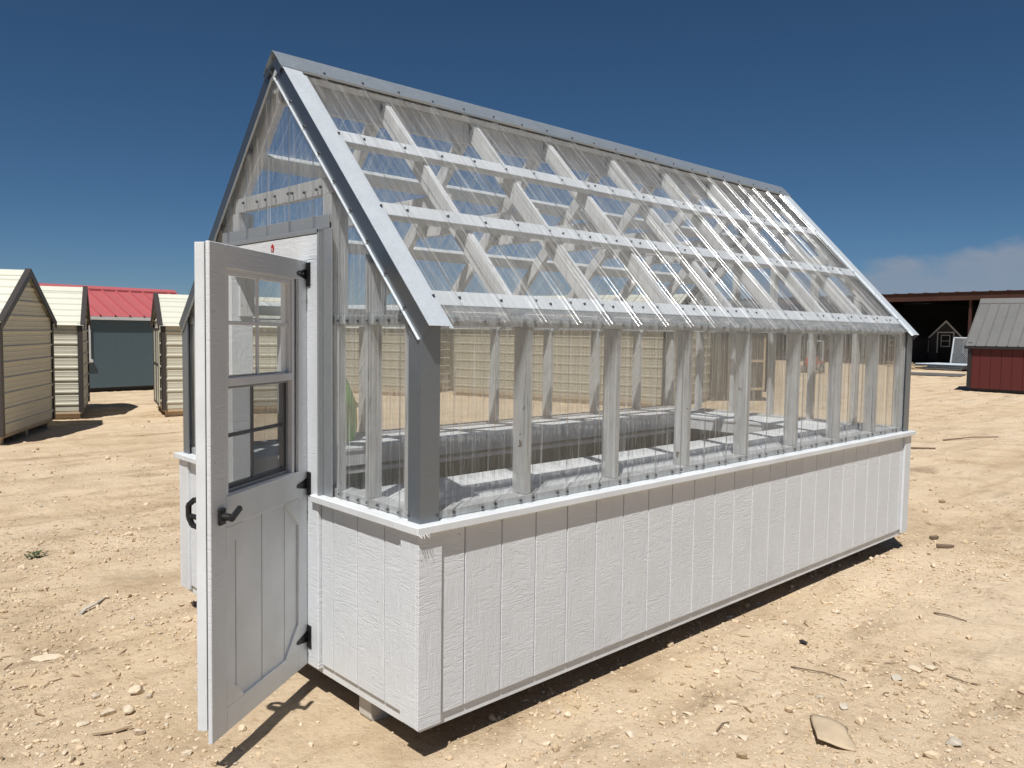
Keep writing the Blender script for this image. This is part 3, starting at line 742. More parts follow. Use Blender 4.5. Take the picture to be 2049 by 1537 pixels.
# ------------------------------------------------------------------ background sheds
def seams(a, b, first, pitch):
    out = []; x = first
    while x < b: 
        if x > a: out.append(x)
        x += pitch
    return out
def hprofile(z0, z1, pitch=.235, h=.020):
    """horizontal-rib sheet profile: (z, n)"""
    pts = [(z0, 0)]; z = z0+pitch*.55
    while z < z1-.03:
        pts += [(z-.030, 0), (z-.012, h), (z+.012, h), (z+.030, 0)]
        for q in (1/3, 2/3):
            zm = z+pitch*q
            if zm < z1-.03: pts += [(zm-.012, 0), (zm, .005), (zm+.012, 0)]
        z += pitch
    pts = [p for p in pts if p[0] <= z1]; pts.append((z1, 0)); return pts
def metal_shed(loc, rz, LS, WS, eave, ridge, label, end_door=False, far_side=True, wall=None, roof=None, over=.06, group='cream metal storage sheds'):
    """x: along the ridge (0..LS), y: across (-WS/2..WS/2); gable end at x=0"""
    wall = wall or M_cream; roof = roof or M_creamroof
    t = empty('storage_shed', (loc[0], loc[1], 0), rz); tag(t, label, 'shed', group)
    zb = .13; hw = WS/2
    for y in (-hw+.08, hw-.18, -.05): box('skid', (.04, y, -.03), (LS-.04, y+.1, .11), M_rawwood, t)
    box('base_frame', (.0, -hw, .10), (LS, hw, zb+.06), M_rawwood, t)
    pr = hprofile(zb+.03, eave)
    for sgn in (-1, 1):
        bm = bmesh.new(); strip_mesh(bm, [[(x, sgn*(hw+.006+n), z) for z, n in pr] for x in (.0, LS)])
        link('wall_sheet', me_from_bm(bm), wall, t)
    def wat(z): return hw if z <= eave else max(.001, hw*(ridge-z)/(ridge-eave))
    prg = hprofile(zb+.03, ridge-.03)
    prg = sorted(set(prg+[(eave, np.interp(eave, [p[0] for p in prg], [p[1] for p in prg]))]))
    for xe, sg in ((0, -1), (LS, 1)):
        bm = bmesh.new(); strip_mesh(bm, [[(xe+sg*(.006+n), -wat(z), z) for z, n in prg], [(xe+sg*(.006+n), wat(z), z) for z, n in prg]])
        link('gable_sheet', me_from_bm(bm), wall, t)
    # roof sheets with ribs parallel to the ridge
    sl_ = math.hypot(hw, ridge-eave); cu, su = hw/sl_, (ridge-eave)/sl_
    prr = hprofile(-.09, sl_)
    for sgn in (-1, 1):
        bm = bmesh.new()
        strip_mesh(bm, [[(x, sgn*(hw-(q*cu-(n+.03)*su*-1*-1)), eave+q*su+(n+.03)*cu) for q, n in prr] for x in (-over, LS+over)])
        link('roof_sheet', me_from_bm(bm), roof, t)
    for xe, sg in ((0, -1), (LS, 1)):
        for sgn in (-1, 1):
            P = [(sgn*(hw+.10*cu), eave-.10*su+.052*cu), (0, ridge+.085), (0, ridge-.035), (sgn*(hw+.10*cu), eave-.10*su-.062)]
            prism('rake_trim', P, 'x', xe+sg*(over+.002), xe+sg*(over+.022), M_brown, t)
            prism('rake_cap', [(sgn*(hw+.10*cu), eave-.10*su+.054*cu), (0, ridge+.087), (0, ridge+.100), (sgn*(hw+.105*cu), eave-.10*su+.066*cu)], 'x', xe+sg*(over-.06), xe+sg*(over+.024), M_brown, t)
            box('corner_trim', (xe+sg*.03-.0, sgn*hw-.055, zb), (xe+sg*.034, sgn*hw+.034, eave+.02), M_brown, t)
            xa, xb = sorted((xe+sg*.034, xe-sg*.055))
            box('corner_trim', (xa, min(sgn*(hw+.030), sgn*(hw+.036)), zb), (xb, max(sgn*(hw+.030), sgn*(hw+.036)), eave+.02), M_brown, t)
    prism('ridge_trim', [(-.12, ridge-.12*su/cu+.055), (0, ridge+.075), (.12, ridge-.12*su/cu+.055), (.12, ridge-.12*su/cu+.01), (0, ridge+.02), (-.12, ridge-.12*su/cu+.01)], 'x', -over-.0, LS+over+.0, roof, t)
    if end_door:
        for y0, y1 in ((-hw*.62, -.01), (.01, hw*.62)):
            d = box('door', (-.050, y0, zb+.05), (-.030, y1, eave-.06), wall, t)
            for a, b, z0, z1 in ((y0, y0+.05, zb+.05, eave-.06), (y1-.05, y1, zb+.05, eave-.06), (y0+.05, y1-.05, eave-.11, eave-.06), (y0+.05, y1-.05, zb+.05, zb+.10), (y0+.05, y1-.05, 1.0, 1.05)):
                box('door_frame', (-.058-d.location.x, a-d.location.y, z0-d.location.z), (-.0505-d.location.x, b-d.location.y, z1-d.location.z), M_brown, d)
    return t
def ang(v): return math.atan2(v[1], v[0])
# gable-end shed at the left edge
metal_shed((1.26, 12.31), R(150.9), 3.4, 2.47, 1.86, 2.62, 'cream metal shed with its shaded gable end facing, at the left edge')
# the shed behind it, long side in the sun
dB = Vector((math.cos(R(-18)), math.sin(R(-18)))); nB = Vector((-dB.y, dB.x))
cB = Vector((2.61, 14.37))+nB*1.2
metal_shed(cB, R(162), 3.0, 2.4, 1.83, 2.52, 'cream metal shed standing just behind the leftmost gable-end shed')
# shed right behind the open door of the greenhouse
dC = Vector((math.cos(R(-15.5)), math.sin(R(-15.5)))); nC = Vector((-dC.y, dC.x))
metal_shed(Vector((3.96, 13.84))+nC*1.065, R(-15.5), 3.6, 2.13, 1.84, 2.42, 'cream metal shed with framed double doors, partly hidden by the greenhouse door', True)
# two sheds seen through the greenhouse
dE = Vector((math.cos(R(-67)), math.sin(R(-67)))); nE = Vector((-dE.y, dE.x))
metal_shed(Vector((9.25, 19.1))+nE*1.2, R(-67), 4.3, 2.4, 1.86, 2.45, 'cream metal shed seen through the gable end panels of the greenhouse', wall=M_tan)
dD = Vector((math.cos(R(-74)), math.sin(R(-74)))); nD = Vector((-dD.y, dD.x))
metal_shed(Vector((12.22, 14.83))+nD*1.5, R(-74), 6.4, 3.0, 1.88, 2.75, 'long cream metal shed seen through the middle of the greenhouse', wall=M_tan)

# ---- red-roofed slate blue building
def ribbed_roof(t, LS, hw, eave, ridge, mat, pitch=.30, over=.12, name='roof_panel', sides=(-1, 1), rib=.025):
    sl_ = math.hypot(hw+over, (ridge-eave)*(hw+over)/hw); cu, su = hw/math.hypot(hw, ridge-eave), (ridge-eave)/math.hypot(hw, ridge-eave)
    for sgn in sides:
        x = -over
        while x < LS+over-.02:
            x1 = min(x+pitch, LS+over)
            f = lambda a, q, n: (a, sgn*(hw+over*1-(q*cu)-0*n)+sgn*n*su, eave-over*su/cu+q*su+.02+n*cu)
            bm = bmesh.new()
            prof = [(x, rib), (x+.020, rib), (x+.028, 0), (x1-.014, 0), (x1-.001, rib)]
            strip_mesh(bm, [[f(a, q, n) for a, n in prof] for q in (0, sl_)])
            link(name, me_from_bm(bm), mat, t); x = x1
    prism('ridge_cap', [(-.16, ridge-.16*(ridge-eave)/hw+.03+rib), (0, ridge+.045+rib), (.16, ridge-.16*(ridge-eave)/hw+.03+rib), (.16, ridge-.16*(ridge-eave)/hw-.0), (0, ridge+.005), (-.16, ridge-.16*(ridge-eave)/hw-.0)], 'x', -over-.01, LS+over+.01, mat, t)
def plain_house(name, label, cat, loc, rz, LS, WS, eave, ridge, wallm, roofm, trimm, pitch=.3, over=.12, zb=.12, board=None, group=None, rib=.025):
    t = empty(name, (loc[0], loc[1], 0), rz); tag(t, label, cat, group); hw = WS/2
    for y in (-hw+.1, hw-.2): box('skid', (.05, y, -.03), (LS-.05, y+.1, zb), M_darkwall, t)
    if board:
        for sgn in (-1, 1):
            n = int(round(LS/board)); w = LS/n
            for k in range(n): box('siding_board', (k*w+.004, sgn*hw-.012, zb), ((k+1)*w-.004, sgn*hw+.012, eave), wallm, t, .003)
        for sgn in (-1, 1): box('wall_core', (.02, sgn*(hw-.03)-.012, zb), (LS-.02, sgn*(hw-.03)+.012, eave), trimm, t, 0)
    else:
        for sgn in (-1, 1): box('wall', (0, sgn*hw-.03, zb), (LS, sgn*hw+.03, eave), wallm, t, .004)
    for xe in (0, LS):
        prism('gable_wall', [(-hw+.031, zb), (hw-.031, zb), (hw-.031, eave), (0, ridge-.01), (-hw+.031, eave)], 'x', xe-.03, xe+.03, wallm, t)
        for sgn in (-1, 1): box('corner_trim', (xe-.06, sgn*(hw+.005)-.045, zb), (xe+.06, sgn*(hw+.005)+.045, eave-.005), trimm, t, .003)
    for sgn in (-1, 1):
        box('fascia', (-over, sgn*(hw+over-.012)-.012, eave-over*(ridge-eave)/hw-.075), (LS+over, sgn*(hw+over-.012)+.012, eave-over*(ridge-eave)/hw+.012), trimm, t, .003)
        for xe in (-over, LS+over):
            prism('rake_trim', [(sgn*(hw+over), eave-over*(ridge-eave)/hw+.015), (0, ridge+.045), (0, ridge-.07), (sgn*(hw+over), eave-over*(ridge-eave)/hw-.08)], 'x', xe-.012, xe+.012, trimm, t)
    ribbed_roof(t, LS, hw, eave, ridge, roofm, pitch, over, rib=rib)
    return t
aR = R(8); dR_ = Vector((math.cos(aR), math.sin(aR)))
oR = Vector((4.36, 20.9))-dR_*2.6; nR = Vector((-dR_.y, dR_.x))
M_wtrim = mat_simple('white_trim', (.62, .63, .63), .5, 0, .05, 20, .05)
rh = plain_house('workshop_building', 'slate blue building with a bright red ribbed metal roof', 'building', oR+nR*1.7, aR, 6.05, 3.4, 2.10, 2.86, M_blue, M_redroof, M_wtrim, .40, rib=.055)
for o in list(rh.children):
    if o.name.startswith('corner_trim'): o.data.materials[0] = M_blue
wn_ = empty('window', (2.48, -1.73, 1.42)); wn_.parent = rh
for nm, lo, hi, m in (('window_trim', (-.36, -.05, -.52), (-.27, .0, .52), M_wtrim), ('window_trim', (.27, -.05, -.52), (.36, .0, .52), M_wtrim), ('window_trim', (-.38, -.052, .52), (.38, .0, .60), M_wtrim),
                      ('window_sill', (-.40, -.08, -.60), (.40, .0, -.52), M_wtrim), ('window_rail', (-.27, -.03, -.02), (.27, -.005, .03), M_wtrim), ('pane', (-.27, -.012, -.52), (.27, -.006, .52), M_glass)): box(nm, lo, hi, m, wn_)

# ---- barn-red shed with grey roof on the right
aS = R(-88); dS = Vector((math.cos(aS), math.sin(aS))); nS = Vector((-dS.y, dS.x))
M_blacktrim = mat_simple('black_trim', (.02, .02, .021), .5, 0, .1, 20, .05)
plain_house('garden_shed', 'barn red shed with a grey ribbed metal roof at the right edge', 'shed', Vector((27.85, 6.45))+nS*1.5, aS, 5.0, 3.0, 1.66, 3.12, M_barnred, M_greyroof, M_blacktrim, .31, .14, .12, .31)

# ---- dark cabin seen through the greenhouse
M_cabin = mat_simple('dark_stained_boards', (.060, .050, .042), .7, 0, .2, 14, .2, stretch=(14, 14, .5))
cb = plain_house('cabin', 'dark stained cabin seen through the far wall of the greenhouse', 'cabin', (17.32, 10.23), R(-28), 1.6, 2.0, 2.0, 2.7, M_cabin, M_greyroof, M_blacktrim, .3, .12, .25, .22)
cd_ = box('door', (.86, -1.045, .30), (1.52, -1.015, 1.92), M_cabin, cb)
for lo, hi in (((-.33, -.03, -.81), (-.27, .0, .81)), ((.27, -.03, -.81), (.33, .0, .81)), ((-.27, -.03, .74), (.27, .0, .81)), ((-.27, -.03, -.05), (.27, .0, .02)), ((-.27, -.03, -.81), (.27, .0, -.74))): box('door_trim', lo, hi, M_rawwood, cd_)

# ---- open-fronted steel barn
pB0 = Vector((49.4, 17.75)); pB1 = Vector((48.23, 10.04))
aB = ang(pB1-pB0); dB_ = (pB1-pB0).normalized(); nBk = Vector((-dB_.y, dB_.x))      # points away from the yard
pS = pB0-dB_*16
bn = empty('open_barn', (pS.x, pS.y, 0), aB); tag(bn, 'open fronted steel barn with rust red roof edge and dark interior', 'barn')
LB, DB_ = 44.0, 14.0
x = 0; k = 0
while x < LB:
    x1 = min(x+.92, LB)
    prism('roof_panel', [(x, 4.42), (x+.05, 4.46), (x+.10, 4.42), (x1-.001, 4.42), (x1-.001, 4.40), (x, 4.40)], 'y', -.5, DB_, M_rust, bn); x = x1
box('eave_beam', (0, -.42, 3.95), (LB, -.30, 4.398), M_rust, bn)
for k in range(7):
    xk = 3.15+k*5.95
    box('post', (xk-.065, -.22, -.02), (xk+.065, -.09, 4.398), M_rust, bn)
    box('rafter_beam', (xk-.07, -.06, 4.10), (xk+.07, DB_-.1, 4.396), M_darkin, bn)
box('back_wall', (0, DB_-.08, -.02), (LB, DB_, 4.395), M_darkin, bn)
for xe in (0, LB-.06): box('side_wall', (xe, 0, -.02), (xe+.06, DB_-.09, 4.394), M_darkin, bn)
def on_barn(x, y): 
    v = pS+dB_*x+nBk*y; return (v.x, v.y)
def display_shed(x, y, label):
    c = on_barn(x, y)
    t = empty('display_shed', (c[0], c[1], 0), aB+math.pi/2); tag(t, label, 'shed', 'dark sheds parked inside the barn')
    hw = 1.15; e = 1.72; r = 2.86
    prism('gable_wall', [(-hw, .3), (hw, .3), (hw, e), (0, r), (-hw, e)], 'x', 0, .08, M_darkwall, t)
    for s in (-1, 1):
        box('side_wall', (.081, s*hw-.04, .3), (3, s*hw+.04, e), M_darkwall, t)
        prism('rake_trim', [(s*(hw+.12), e-.05), (0, r+.06), (0, r-.06), (s*(hw+.12), e-.18)], 'x', -.06, -.005, M_wtrim, t)
        box('corner_trim', (-.04, s*hw-.05, .80), (-.002, s*hw+.05, e-.09), M_wtrim, t)
        prism('roof_slope', [(s*(hw+.12), e-.04), (0, r+.08), (0, r+.11), (s*(hw+.12), e-.0)], 'x', -.06, 3, M_darkwall, t)
        box('skid', (0, s*.8-.06, -.02), (3, s*.8+.06, .29), M_darkwall, t)
    d = box('door', (-.03, -.47, .32), (-.004, .47, 2.1), M_darkin, t)
    for lo, hi in (((-.02, -.55, -.40), (.0, -.47, .97)), ((-.02, .47, -.40), (.0, .55, .97)), ((-.02, -.47, .89), (.0, .47, .97))): box('door_trim', lo, hi, M_wtrim, d)
    for lo, hi in (((-.022, -.30, .0), (-.014, .30, .05)), ((-.022, -.30, .72), (-.014, .30, .77)), ((-.022, -.30, .051), (-.014, -.25, .719)), ((-.022, .25, .051), (-.014, .30, .719)), ((-.022, -.249, .36), (-.014, .249, .40))): box('window_frame', lo, hi, M_wtrim, d)

def barn_local(px, py):
    v = Vector((px, py))-pS; return v.dot(dB_), v.dot(nBk)
display_shed(*barn_local(54.2, 15.95), 'dark shed with white trim and window parked inside the barn')
display_shed(*barn_local(52.4, 18.55), 'dark shed with white trim in the barn, half hidden behind the greenhouse')
display_shed(*barn_local(55.0, 25.2), 'dark shed in the barn seen through the greenhouse end wall')
# galvanised sheets, leaning panel, planks and dark sheet in front of the barn
sd_ = math.degrees(aB)
t = empty('sheet_stack', (46.6, 13.35, 0), aB); tag(t, 'flat stack of shiny galvanised roofing sheets lying before the barn', 'metal sheets')
for k in range(6): 
    bm = bmesh.new(); pr = rib_profile(-1.2, 1.2, 0, .22, .03, .07, .03, False)
    strip_mesh(bm, [[(y*1.0+.03*k, x+.02*(k % 2), .10+.045*k+n) for x, n in pr] for y in (-1.3, 1.4)])
    link('metal_sheet', me_from_bm(bm), M_galv, t)
for y in (-1.0, .9): box('bearer', (-1.25, y, -.01), (1.3, y+.09, .09), M_greywood, t)
t = empty('leaning_panel', (47.9, 13.05, 0), aB+R(4)); tag(t, 'chain link gate panel in galvanised frame leaning at the barn', 'gate panel')
tilt = .22
for (a, b) in (((-.55, 0, .25), (-.55, 0, 1.80)), ((.60, 0, .25), (.60, 0, 1.80)), ((-.55, 0, 1.80), (.60, 0, 1.80)), ((-.55, 0, .25), (.60, 0, .25))):
    bm = bmesh.new(); f = lambda p: (p[0], p[1]+tilt*p[2], p[2]); bm_cyl(bm, f(a), f(b), .04, .04, 8); link('frame_tube', me_from_bm(bm), M_galv, t)
bm = bmesh.new()
for k in range(-16, 32):
    for sg in (1, -1):
        z0 = .25+k*.1; x0 = -.55; pts = []
        for q in np.linspace(0, 1.15, 24):
            z = z0+sg*q
            if .25 <= z <= 1.8: pts.append((x0+q, tilt*z, z))
        if len(pts) > 1: bm_cyl(bm, pts[0], pts[-1], .006, .006, 4, False)
tag(link('wire_mesh', me_from_bm(bm), M_galv, t), kind='stuff')
t = empty('dark_sheet', (39.2, 11.5, 0), aB+R(25)); tag(t, 'dark grey sheet lying flat on the sand before the barn', 'sheet')
prism('sheet', [(-1.3, -.9), (1.2, -1.1), (1.4, 1.2), (-1.0, 1.3)], 'z', .02, .06, M_greyroof, t)
t = empty('plank_pile', (45.2, 15.0, 0), aB); tag(t, 'loose pile of pale planks on the ground left of the sheet stack', 'planks')
for k in range(7):
    o = box('plank', (-.9, -.07, 0), (.9, .07, .045), M_rawwood, t); o.location = (random.uniform(-.5, .5), random.uniform(-.5, .5), .05+.05*k); o.rotation_euler = (0, random.uniform(-.1, .1), random.uniform(-.5, .7))
# small red riding mower parked far behind the greenhouse
t = empty('riding_mower', (35.6, 15.75, 0), R(200)); tag(t, 'small red riding mower parked in the yard behind the greenhouse', 'mower')
def wheel(x, y, r, w):
    bm = bmesh.new(); bm_cyl(bm, (x, y-w/2, r), (x, y+w/2, r), r, r, 16); o = link('wheel', me_from_bm(bm), M_black, t)
    bm = bmesh.new(); bm_cyl(bm, (x, y-w/2-.01, r), (x, y+w/2+.01, r), r*.5, r*.5, 12); link('rim', me_from_bm(bm), M_galv, o)
for y in (-.4, .4): wheel(.62, y, .19, .14); wheel(-.45, y, .26, .20)
M_mow = mat_simple('red_mower_paint', (.42, .03, .03), .35, 0, .05, 20, .02)
prism('hood', [(.15, .32), (.85, .32), (.88, .60), (.75, .74), (.15, .80)], 'y', -.24, .24, M_mow, t, .03)
box('deck', (-.15, -.5, .12), (.4, .5, .26), M_black, t, .03); box('fender', (-.75, -.42, .42), (-.1, .42, .56), M_mow, t, .05)
box('frame', (-.7, -.18, .26), (.8, .18, .34), M_black, t); box('seat', (-.62, -.2, .56), (-.22, .2, .66), M_black, t, .03); box('seat_back', (-.70, -.2, .62), (-.60, .2, 1.0), M_black, t, .03)
bm = bmesh.new(); bm_cyl(bm, (.18, 0, .78), (-.02, 0, .98), .02, .02, 8)
for k in range(16):
    a0, a1 = 2*math.pi*k/16, 2*math.pi*(k+1)/16; g = lambda a: (-.03-.10*math.cos(a)*.7, .16*math.sin(a), .99+.12*math.cos(a)*.7)
    bm_cyl(bm, g(a0), g(a1), .013, .013, 6, False)
link('steering_wheel', me_from_bm(bm), M_black, t)
bm = bmesh.new()
for y in (-.36, .36): bm_cyl(bm, (-.66, y, .5), (-.66, y, 1.55), .022, .022, 8)
bm_cyl(bm, (-.66, -.36, 1.55), (-.66, .36, 1.55), .022, .022, 8); link('roll_bar', me_from_bm(bm), M_galv, t)

# ------------------------------------------------------------------ loose stones, gravel and litter
def ico():
    bm = bmesh.new(); bmesh.ops.create_icosphere(bm, subdivisions=1, radius=1)
    v = np.array([x.co[:] for x in bm.verts]); bm.verts.index_update(); f = np.array([[y.index for y in x.verts] for x in bm.faces]); bm.free(); return v, f
def ico2():
    bm = bmesh.new(); bmesh.ops.create_icosphere(bm, subdivisions=2, radius=1)
    v = np.array([x.co[:] for x in bm.verts]); bm.verts.index_update(); f = np.array([[y.index for y in x.verts] for x in bm.faces]); bm.free(); return v, f
IV, IF = ico()
camxy = np.array([-1.98, -2.63])
def scatter(n, rmin, rmax, power, seed, clump=.0, cs=1.1):
    """points round the yard, denser close to the greenhouse, none inside its footprint unless under it"""
    g = np.random.default_rng(seed); out = np.zeros((0, 2))
    while len(out) < n:
        r = rmin+(rmax-rmin)*g.random(n*2)**power; a = g.random(n*2)*2*math.pi
        p = np.stack([-.6+r*np.cos(a), -.8+r*np.sin(a)], -1)
        if clump:
            d = fbm(p[:, 0]*cs, p[:, 1]*cs, seed+5, 4)+.5+g.normal(0, .05, len(p))
            p = p[d > clump]
        out = np.concatenate([out, p])
    return out[:n]
def stones(name, pts, sizes, seed, mat, sink=.35, label=None):
    g = np.random.default_rng(seed); n = len(pts); nv = len(IV)
    base = IV[None]*(1+g.normal(0, .17, (n, nv, 1)))
    sc3 = np.stack([g.uniform(.75, 1.5, n), g.uniform(.6, 1.0, n), g.uniform(.40, .9, n)], -1)*sizes[:, None]*.5
    base = base*sc3[:, None, :]
    a = g.random(n)*2*math.pi; t_ = g.normal(0, .22, n); ca, sa, ct, st2 = np.cos(a)[:, None], np.sin(a)[:, None], np.cos(t_)[:, None], np.sin(t_)[:, None]
    x, y, z = base[..., 0], base[..., 1], base[..., 2]
    x, z = x*ct-z*st2, x*st2+z*ct
    X2, Y2 = x*ca-y*sa, x*sa+y*ca
    h = ground_h(pts[:, 0], pts[:, 1])+sc3[:, 2]*(1-2*sink*.6)
    v = np.stack([X2+pts[:, :1], Y2+pts[:, 1:2], z+h[:, None]], -1).reshape(-1, 3)
    f = (IF[None]+(np.arange(n)*nv)[:, None, None]).reshape(-1, 3)
    o = link(name, np_mesh(name, v, f), mat); tag(o, label, kind='stuff'); return o
g = np.random.default_rng(11)
P1 = scatter(54000, .2, 6.5, .58, 31, .50, .9); S1 = np.clip(np.exp(g.normal(math.log(.0120), .50, len(P1))), .005, .05)
P2 = scatter(14000, .2, 11, .60, 37); S2 = np.clip(np.exp(g.normal(math.log(.013), .5, len(P2))), .005, .055)
P3 = scatter(9000, 6, 34, .8, 41, .50, .5); S3 = np.clip(np.exp(g.normal(math.log(.030), .45, len(P3))), .012, .10)
P4 = scatter(650, .3, 12, .7, 43, .47, .9); S4 = np.clip(np.exp(g.normal(math.log(.036), .35, len(P4))), .02, .085)
PA = np.concatenate([P1, P2, P3, P4]); SA = np.concatenate([S1, S2, S3, S4])
stones('gravel', PA, SA, 51, M_gravel, .42, 'pale limestone gravel strewn over the yard')
# dry litter: bark shreds and straw as thin bent slivers
def slivers(name, pts, ln, wd, seed, mat, label):
    g = np.random.default_rng(seed); n = len(pts); a = g.random(n)*2*math.pi; b = g.normal(0, .45, n)
    d = np.stack([np.cos(a), np.sin(a)], -1); d2 = np.stack([np.cos(a+b), np.sin(a+b)], -1); s_ = np.stack([-d[:, 1], d[:, 0]], -1)
    p0 = pts; p1 = pts+d*ln[:, None]*.5; p2 = p1+d2*ln[:, None]*.5; z = ground_h(pts[:, 0], pts[:, 1])+.002
    V = []
    for p, k, lift in ((p0, .6, g.random(n)*.006), (p1, 1, g.random(n)*.008+.002), (p2, .4, g.random(n)*.01)):
        h = ground_h(p[:, 0], p[:, 1])+lift
        for sg, up_ in ((-1, 0), (1, 0), (0, 1)):
            q = p+s_*(wd*k*sg*.5)[:, None]; V.append(np.concatenate([q, (h+wd*k*.55*up_)[:, None]], -1))
    V = np.stack(V, 1).reshape(-1, 3)
    F = []
    for r in (0, 3):
        for i in range(3): j = (i+1) % 3; F.append((r+i, r+j, r+3+j, r+3+i))
    F = (np.array(F)[None]+(np.arange(n)*9)[:, None, None]).reshape(-1, 4)
    tag(link(name, np_mesh(name, V, F), mat), label, kind='stuff')
L1 = scatter(17000, .2, 9, .60, 61, .565, 1.2); l1 = np.clip(np.exp(g.normal(math.log(.026), .5, len(L1))), .008, .12)
slivers('wood_litter', L1, l1, l1*g.uniform(.04, .11, len(L1))+.0012, 67, M_litter, 'dry straw and bark shreds scattered on the sand')
# larger stones one can pick out
def stone(px, py, size, label, seed, flat=.5, col_=0, rz=0, long=1.35):
    gg = np.random.default_rng(seed); v, f = ico2(); 
    nrm = [Vector(gg.normal(0, 1, 3)).normalized() for _ in range(9)]; cut = gg.uniform(.45, .85, 9)
    vs2 = []
    for p in v:
        q = Vector(p)
        for n_, c_ in zip(nrm, cut):
            d = q.dot(n_)
            if d > c_: q = q-n_*(d-c_)
        vs2.append((q.x*long*size/2, q.y*size/2, q.z*flat*size/2))
    vs2 = np.array(vs2); o = link('stone', np_mesh('stone', vs2, f), (M_gravel, M_stone2)[col_], None, (px, py, float(ground_h(np.array(px), np.array(py)))+flat*size*.28), (gg.normal(0, .08), gg.normal(0, .08), rz))
    tag(o, label, 'stone', 'loose stones on the yard'); return o
M_stone2 = mat_simple('grey_limestone', (.48, .43, .35), .85, 0, .15, 30, .4, .01)
for a in ((1.85, -1.477, .075, 'grey angular stone right of the cardboard scrap', 1, .55, 1, .4), (2.556, -1.054, .07, 'pale flat stone in the cluster of three right of the cardboard', 2, .45, 0, .9),
          (2.364, -1.036, .06, 'small grey stone leading the cluster of three on the right', 3, .5, 1, 0.2), (2.628, -1.118, .055, 'rounded pale stone at the back of the cluster of three', 4, .6, 0, 2.0),
          (2.449, -1.324, .06, 'cream stone near the right edge, beyond the grey angular stone', 5, .5, 0, 1.1), (1.694, -.706, .06, 'pale stone between the building shadow and the cardboard scrap', 6, .55, 0, .3),
          (1.341, -.599, .05, 'small white stone on bare sand left of the cardboard scrap', 7, .6, 0, .8), (1.831, -.994, .06, 'half buried stone directly behind the cardboard scrap', 8, .35, 1, .5),
          (-.874, 2.222, .085, 'long white flat stone at the left of the yard', 9, .35, 0, -.3, 1.9), (-.669, 1.408, .075, 'round tan stone left of the door bottom', 10, .8, 0, .2, 1.1),
          (-.802, .985, .055, 'rounded pale stone beside the wood scrap', 11, .75, 0, .7, 1.2), (-.842, 1.286, .065, 'broken tan stone in the heap behind the wood scrap', 12, .6, 0, .4),
          (-.765, 1.25, .07, 'largest stone of the heap behind the wood scrap', 13, .65, 0, 1.4), (-.956, 1.26, .05, 'leftmost stone of the heap behind the wood scrap', 14, .5, 0, .1),
          (1.188, -.82, .05, 'low pale stone nearest the bottom edge', 15, .5, 0, .4), (4.712, -.02, .045, 'small white stone at the far end of the building shadow', 16, .7, 0, .6), (4.77, -.871, .07, 'pale split stone far along the right of the greenhouse', 17, .4, 0, .9)):
    stone(*a[:3], a[3], a[4], a[5], a[6], a[7], *(a[8:] or ()))
def gh0(x, y): return float(ground_h(np.array(float(x)), np.array(float(y))))
# curled scrap of cardboard
bm = bmesh.new(); rows = []
A, B_, C_, D_ = Vector((1.585, -.935)), Vector((1.36, -1.085)), Vector((1.462, -1.212)), Vector((1.585, -1.115))
for i in range(9):
    u = i/8; r = []
    for j in range(9):
        w = j/8; p = A.lerp(B_, u).lerp(D_.lerp(C_, u), w)
        z = .022*math.sin(math.pi*w)*(1-.5*u)+.030*(1-w)**2*u+.010*math.sin(3*u+2*w)+.010
        r.append((p.x-.012*math.sin(u*7)*w, p.y+.01*math.sin(w*6), gh0(p.x, p.y)+max(z, .006)))
    rows.append(r)
strip_mesh(bm, rows); o = link('cardboard_scrap', me_from_bm(bm, smooth=True), M_card)
md = o.modifiers.new('Solidify', 'SOLIDIFY'); md.thickness = .005
tag(o, 'curled dusty cardboard scrap lying on the sand at lower right', 'scrap')
def bent_tube(name, pts, r, mat, label, cat, grp=None):
    bm = bmesh.new(); P = [Vector((x, y, gh0(x, y)+z)) for x, y, z in pts]
    for k, (a, b) in enumerate(zip(P, P[1:])):
        r0_ = r*(1-.6*k/len(P)); r1_ = r*(1-.6*(k+1)/len(P)); bm_cyl(bm, a, b, r0_, r1_, 6)
    tag(link(name, me_from_bm(bm), mat), label, cat, grp)
M_twig = mat_simple('dark_twig_bark', (.17, .12, .08), .85, 0, .2, 50, .3)
G_ = 'twigs on the yard'
bent_tube('twig', [(3.58, -.80, .008), (3.585, -.89, .014), (3.57, -1.0, .006)], .006, M_twig, 'dark twig lying alone on the right of the yard', 'twig', G_)
bent_tube('twig', [(2.096, -.577, .006), (2.10, -.66, .014), (2.14, -.75, .012), (2.155, -.86, .005)], .0045, M_twig, 'long thin twig between the greenhouse shadow and the stone cluster', 'twig', G_)
bent_tube('twig', [(1.15, -.71, .006), (1.21, -.70, .016), (1.262, -.704, .010)], .005, M_twig, 'short dark twig left of the cardboard scrap', 'twig', G_)
bent_tube('twig', [(2.60, -1.20, .006), (2.57, -1.30, .010), (2.575, -1.36, .005)], .0035, M_twig, 'thin twig behind the cream stone at the right edge', 'twig', G_)
bent_tube('twig', [(13.2, 2.35, .015), (13.9, 2.1, .03), (14.5, 1.85, .01)], .014, M_twig, 'long stick lying far off beside the far end of the greenhouse', 'twig', G_)
bent_tube('twig', [(11.6, 2.3, .015), (11.8, 2.0, .02)], .018, M_twig, 'stubby stick in front of the long far stick', 'twig', G_)
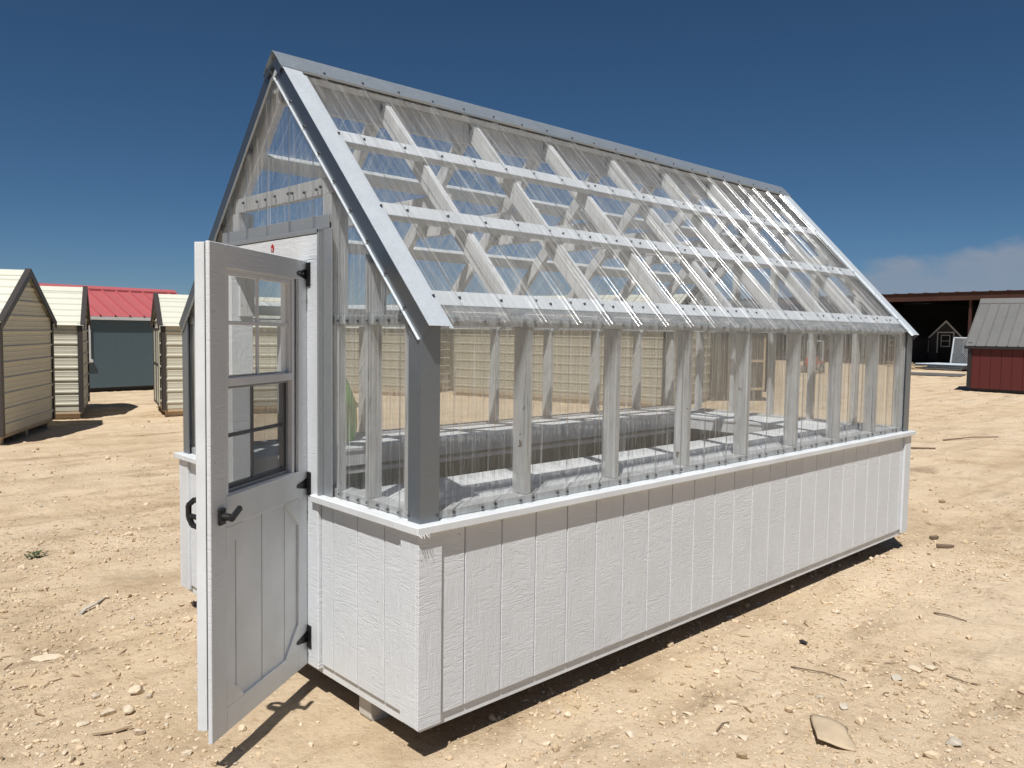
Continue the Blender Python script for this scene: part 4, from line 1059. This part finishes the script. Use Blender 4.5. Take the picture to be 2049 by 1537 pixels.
bent_tube('root', [(-.55, 2.80, .006), (-.50, 2.86, .02), (-.43, 2.90, .022), (-.35, 3.0, .008)], .012, M_greywood, 'pale bent root lying on the sand at left', 'root')
o = prism('wood_scrap', [(-.075, -.012), (.02, -.018), (.085, .004), (.08, .012), (-.07, .014)], 'z', -.005, .006, M_rawwood); o.location = (-.885, 1.085, gh0(-.885, 1.085)+.016); o.rotation_euler = (.05, -.07, R(-28))
tag(o, 'yellowish wood splinter scrap on the sand at lower left', 'scrap')
o = prism('plastic_scrap', [(-.03, -.02), (.02, -.025), (.035, .01), (-.01, .024)], 'z', -.003, .004, M_black); o.location = (2.452, -.467, gh0(2.452, -.467)+.012); o.rotation_euler = (.2, .1, .4)
tag(o, 'small black plastic scrap near the greenhouse shadow', 'scrap')
for (x, y, l, rz, lab) in ((5.44, -.25, .16, -.7, 'brown bark strip near the far corner of the greenhouse'), (5.69, -.08, .12, -.2, 'small bark chunk behind the brown bark strip')):
    o = prism('bark_piece', [(-l/2, -.018), (l*.2, -.026), (l/2, -.006), (l*.45, .016), (-l*.4, .022)], 'z', -.008, .012, M_twig); o.location = (x, y, gh0(x, y)+.016); o.rotation_euler = (.1, .05, rz); tag(o, lab, 'bark', 'bark pieces')
# weed tuft
t = empty('weed', (-.43, 4.369, gh0(-.43, 4.369))); tag(t, 'small green weed growing alone in the sand at left', 'weed')
bm = bmesh.new()
for k in range(45):
    a = random.uniform(0, 6.28); r = random.uniform(0, .08); z = random.uniform(.0, .03); l = random.uniform(.02, .045); d = Vector((math.cos(a), math.sin(a), random.uniform(.1, .9))).normalized(); s_ = d.cross(Vector((0, 0, 1))).normalized()*l*.3
    p = Vector((r*math.cos(a*1.7), r*math.sin(a*1.7), z)); vs3 = [bm.verts.new(q) for q in (p, p+d*l*.5+s_, p+d*l, p+d*l*.5-s_)]; bm.faces.new(vs3)
tag(link('leaves', me_from_bm(bm), M_weed, t), kind='stuff')
bm = bmesh.new()
for k in range(6):
    a = k*1.05; bm_cyl(bm, (0, 0, -.01), (.07*math.cos(a), .07*math.sin(a), .04), .003, .002, 5)
link('stem', me_from_bm(bm), M_weed, t)
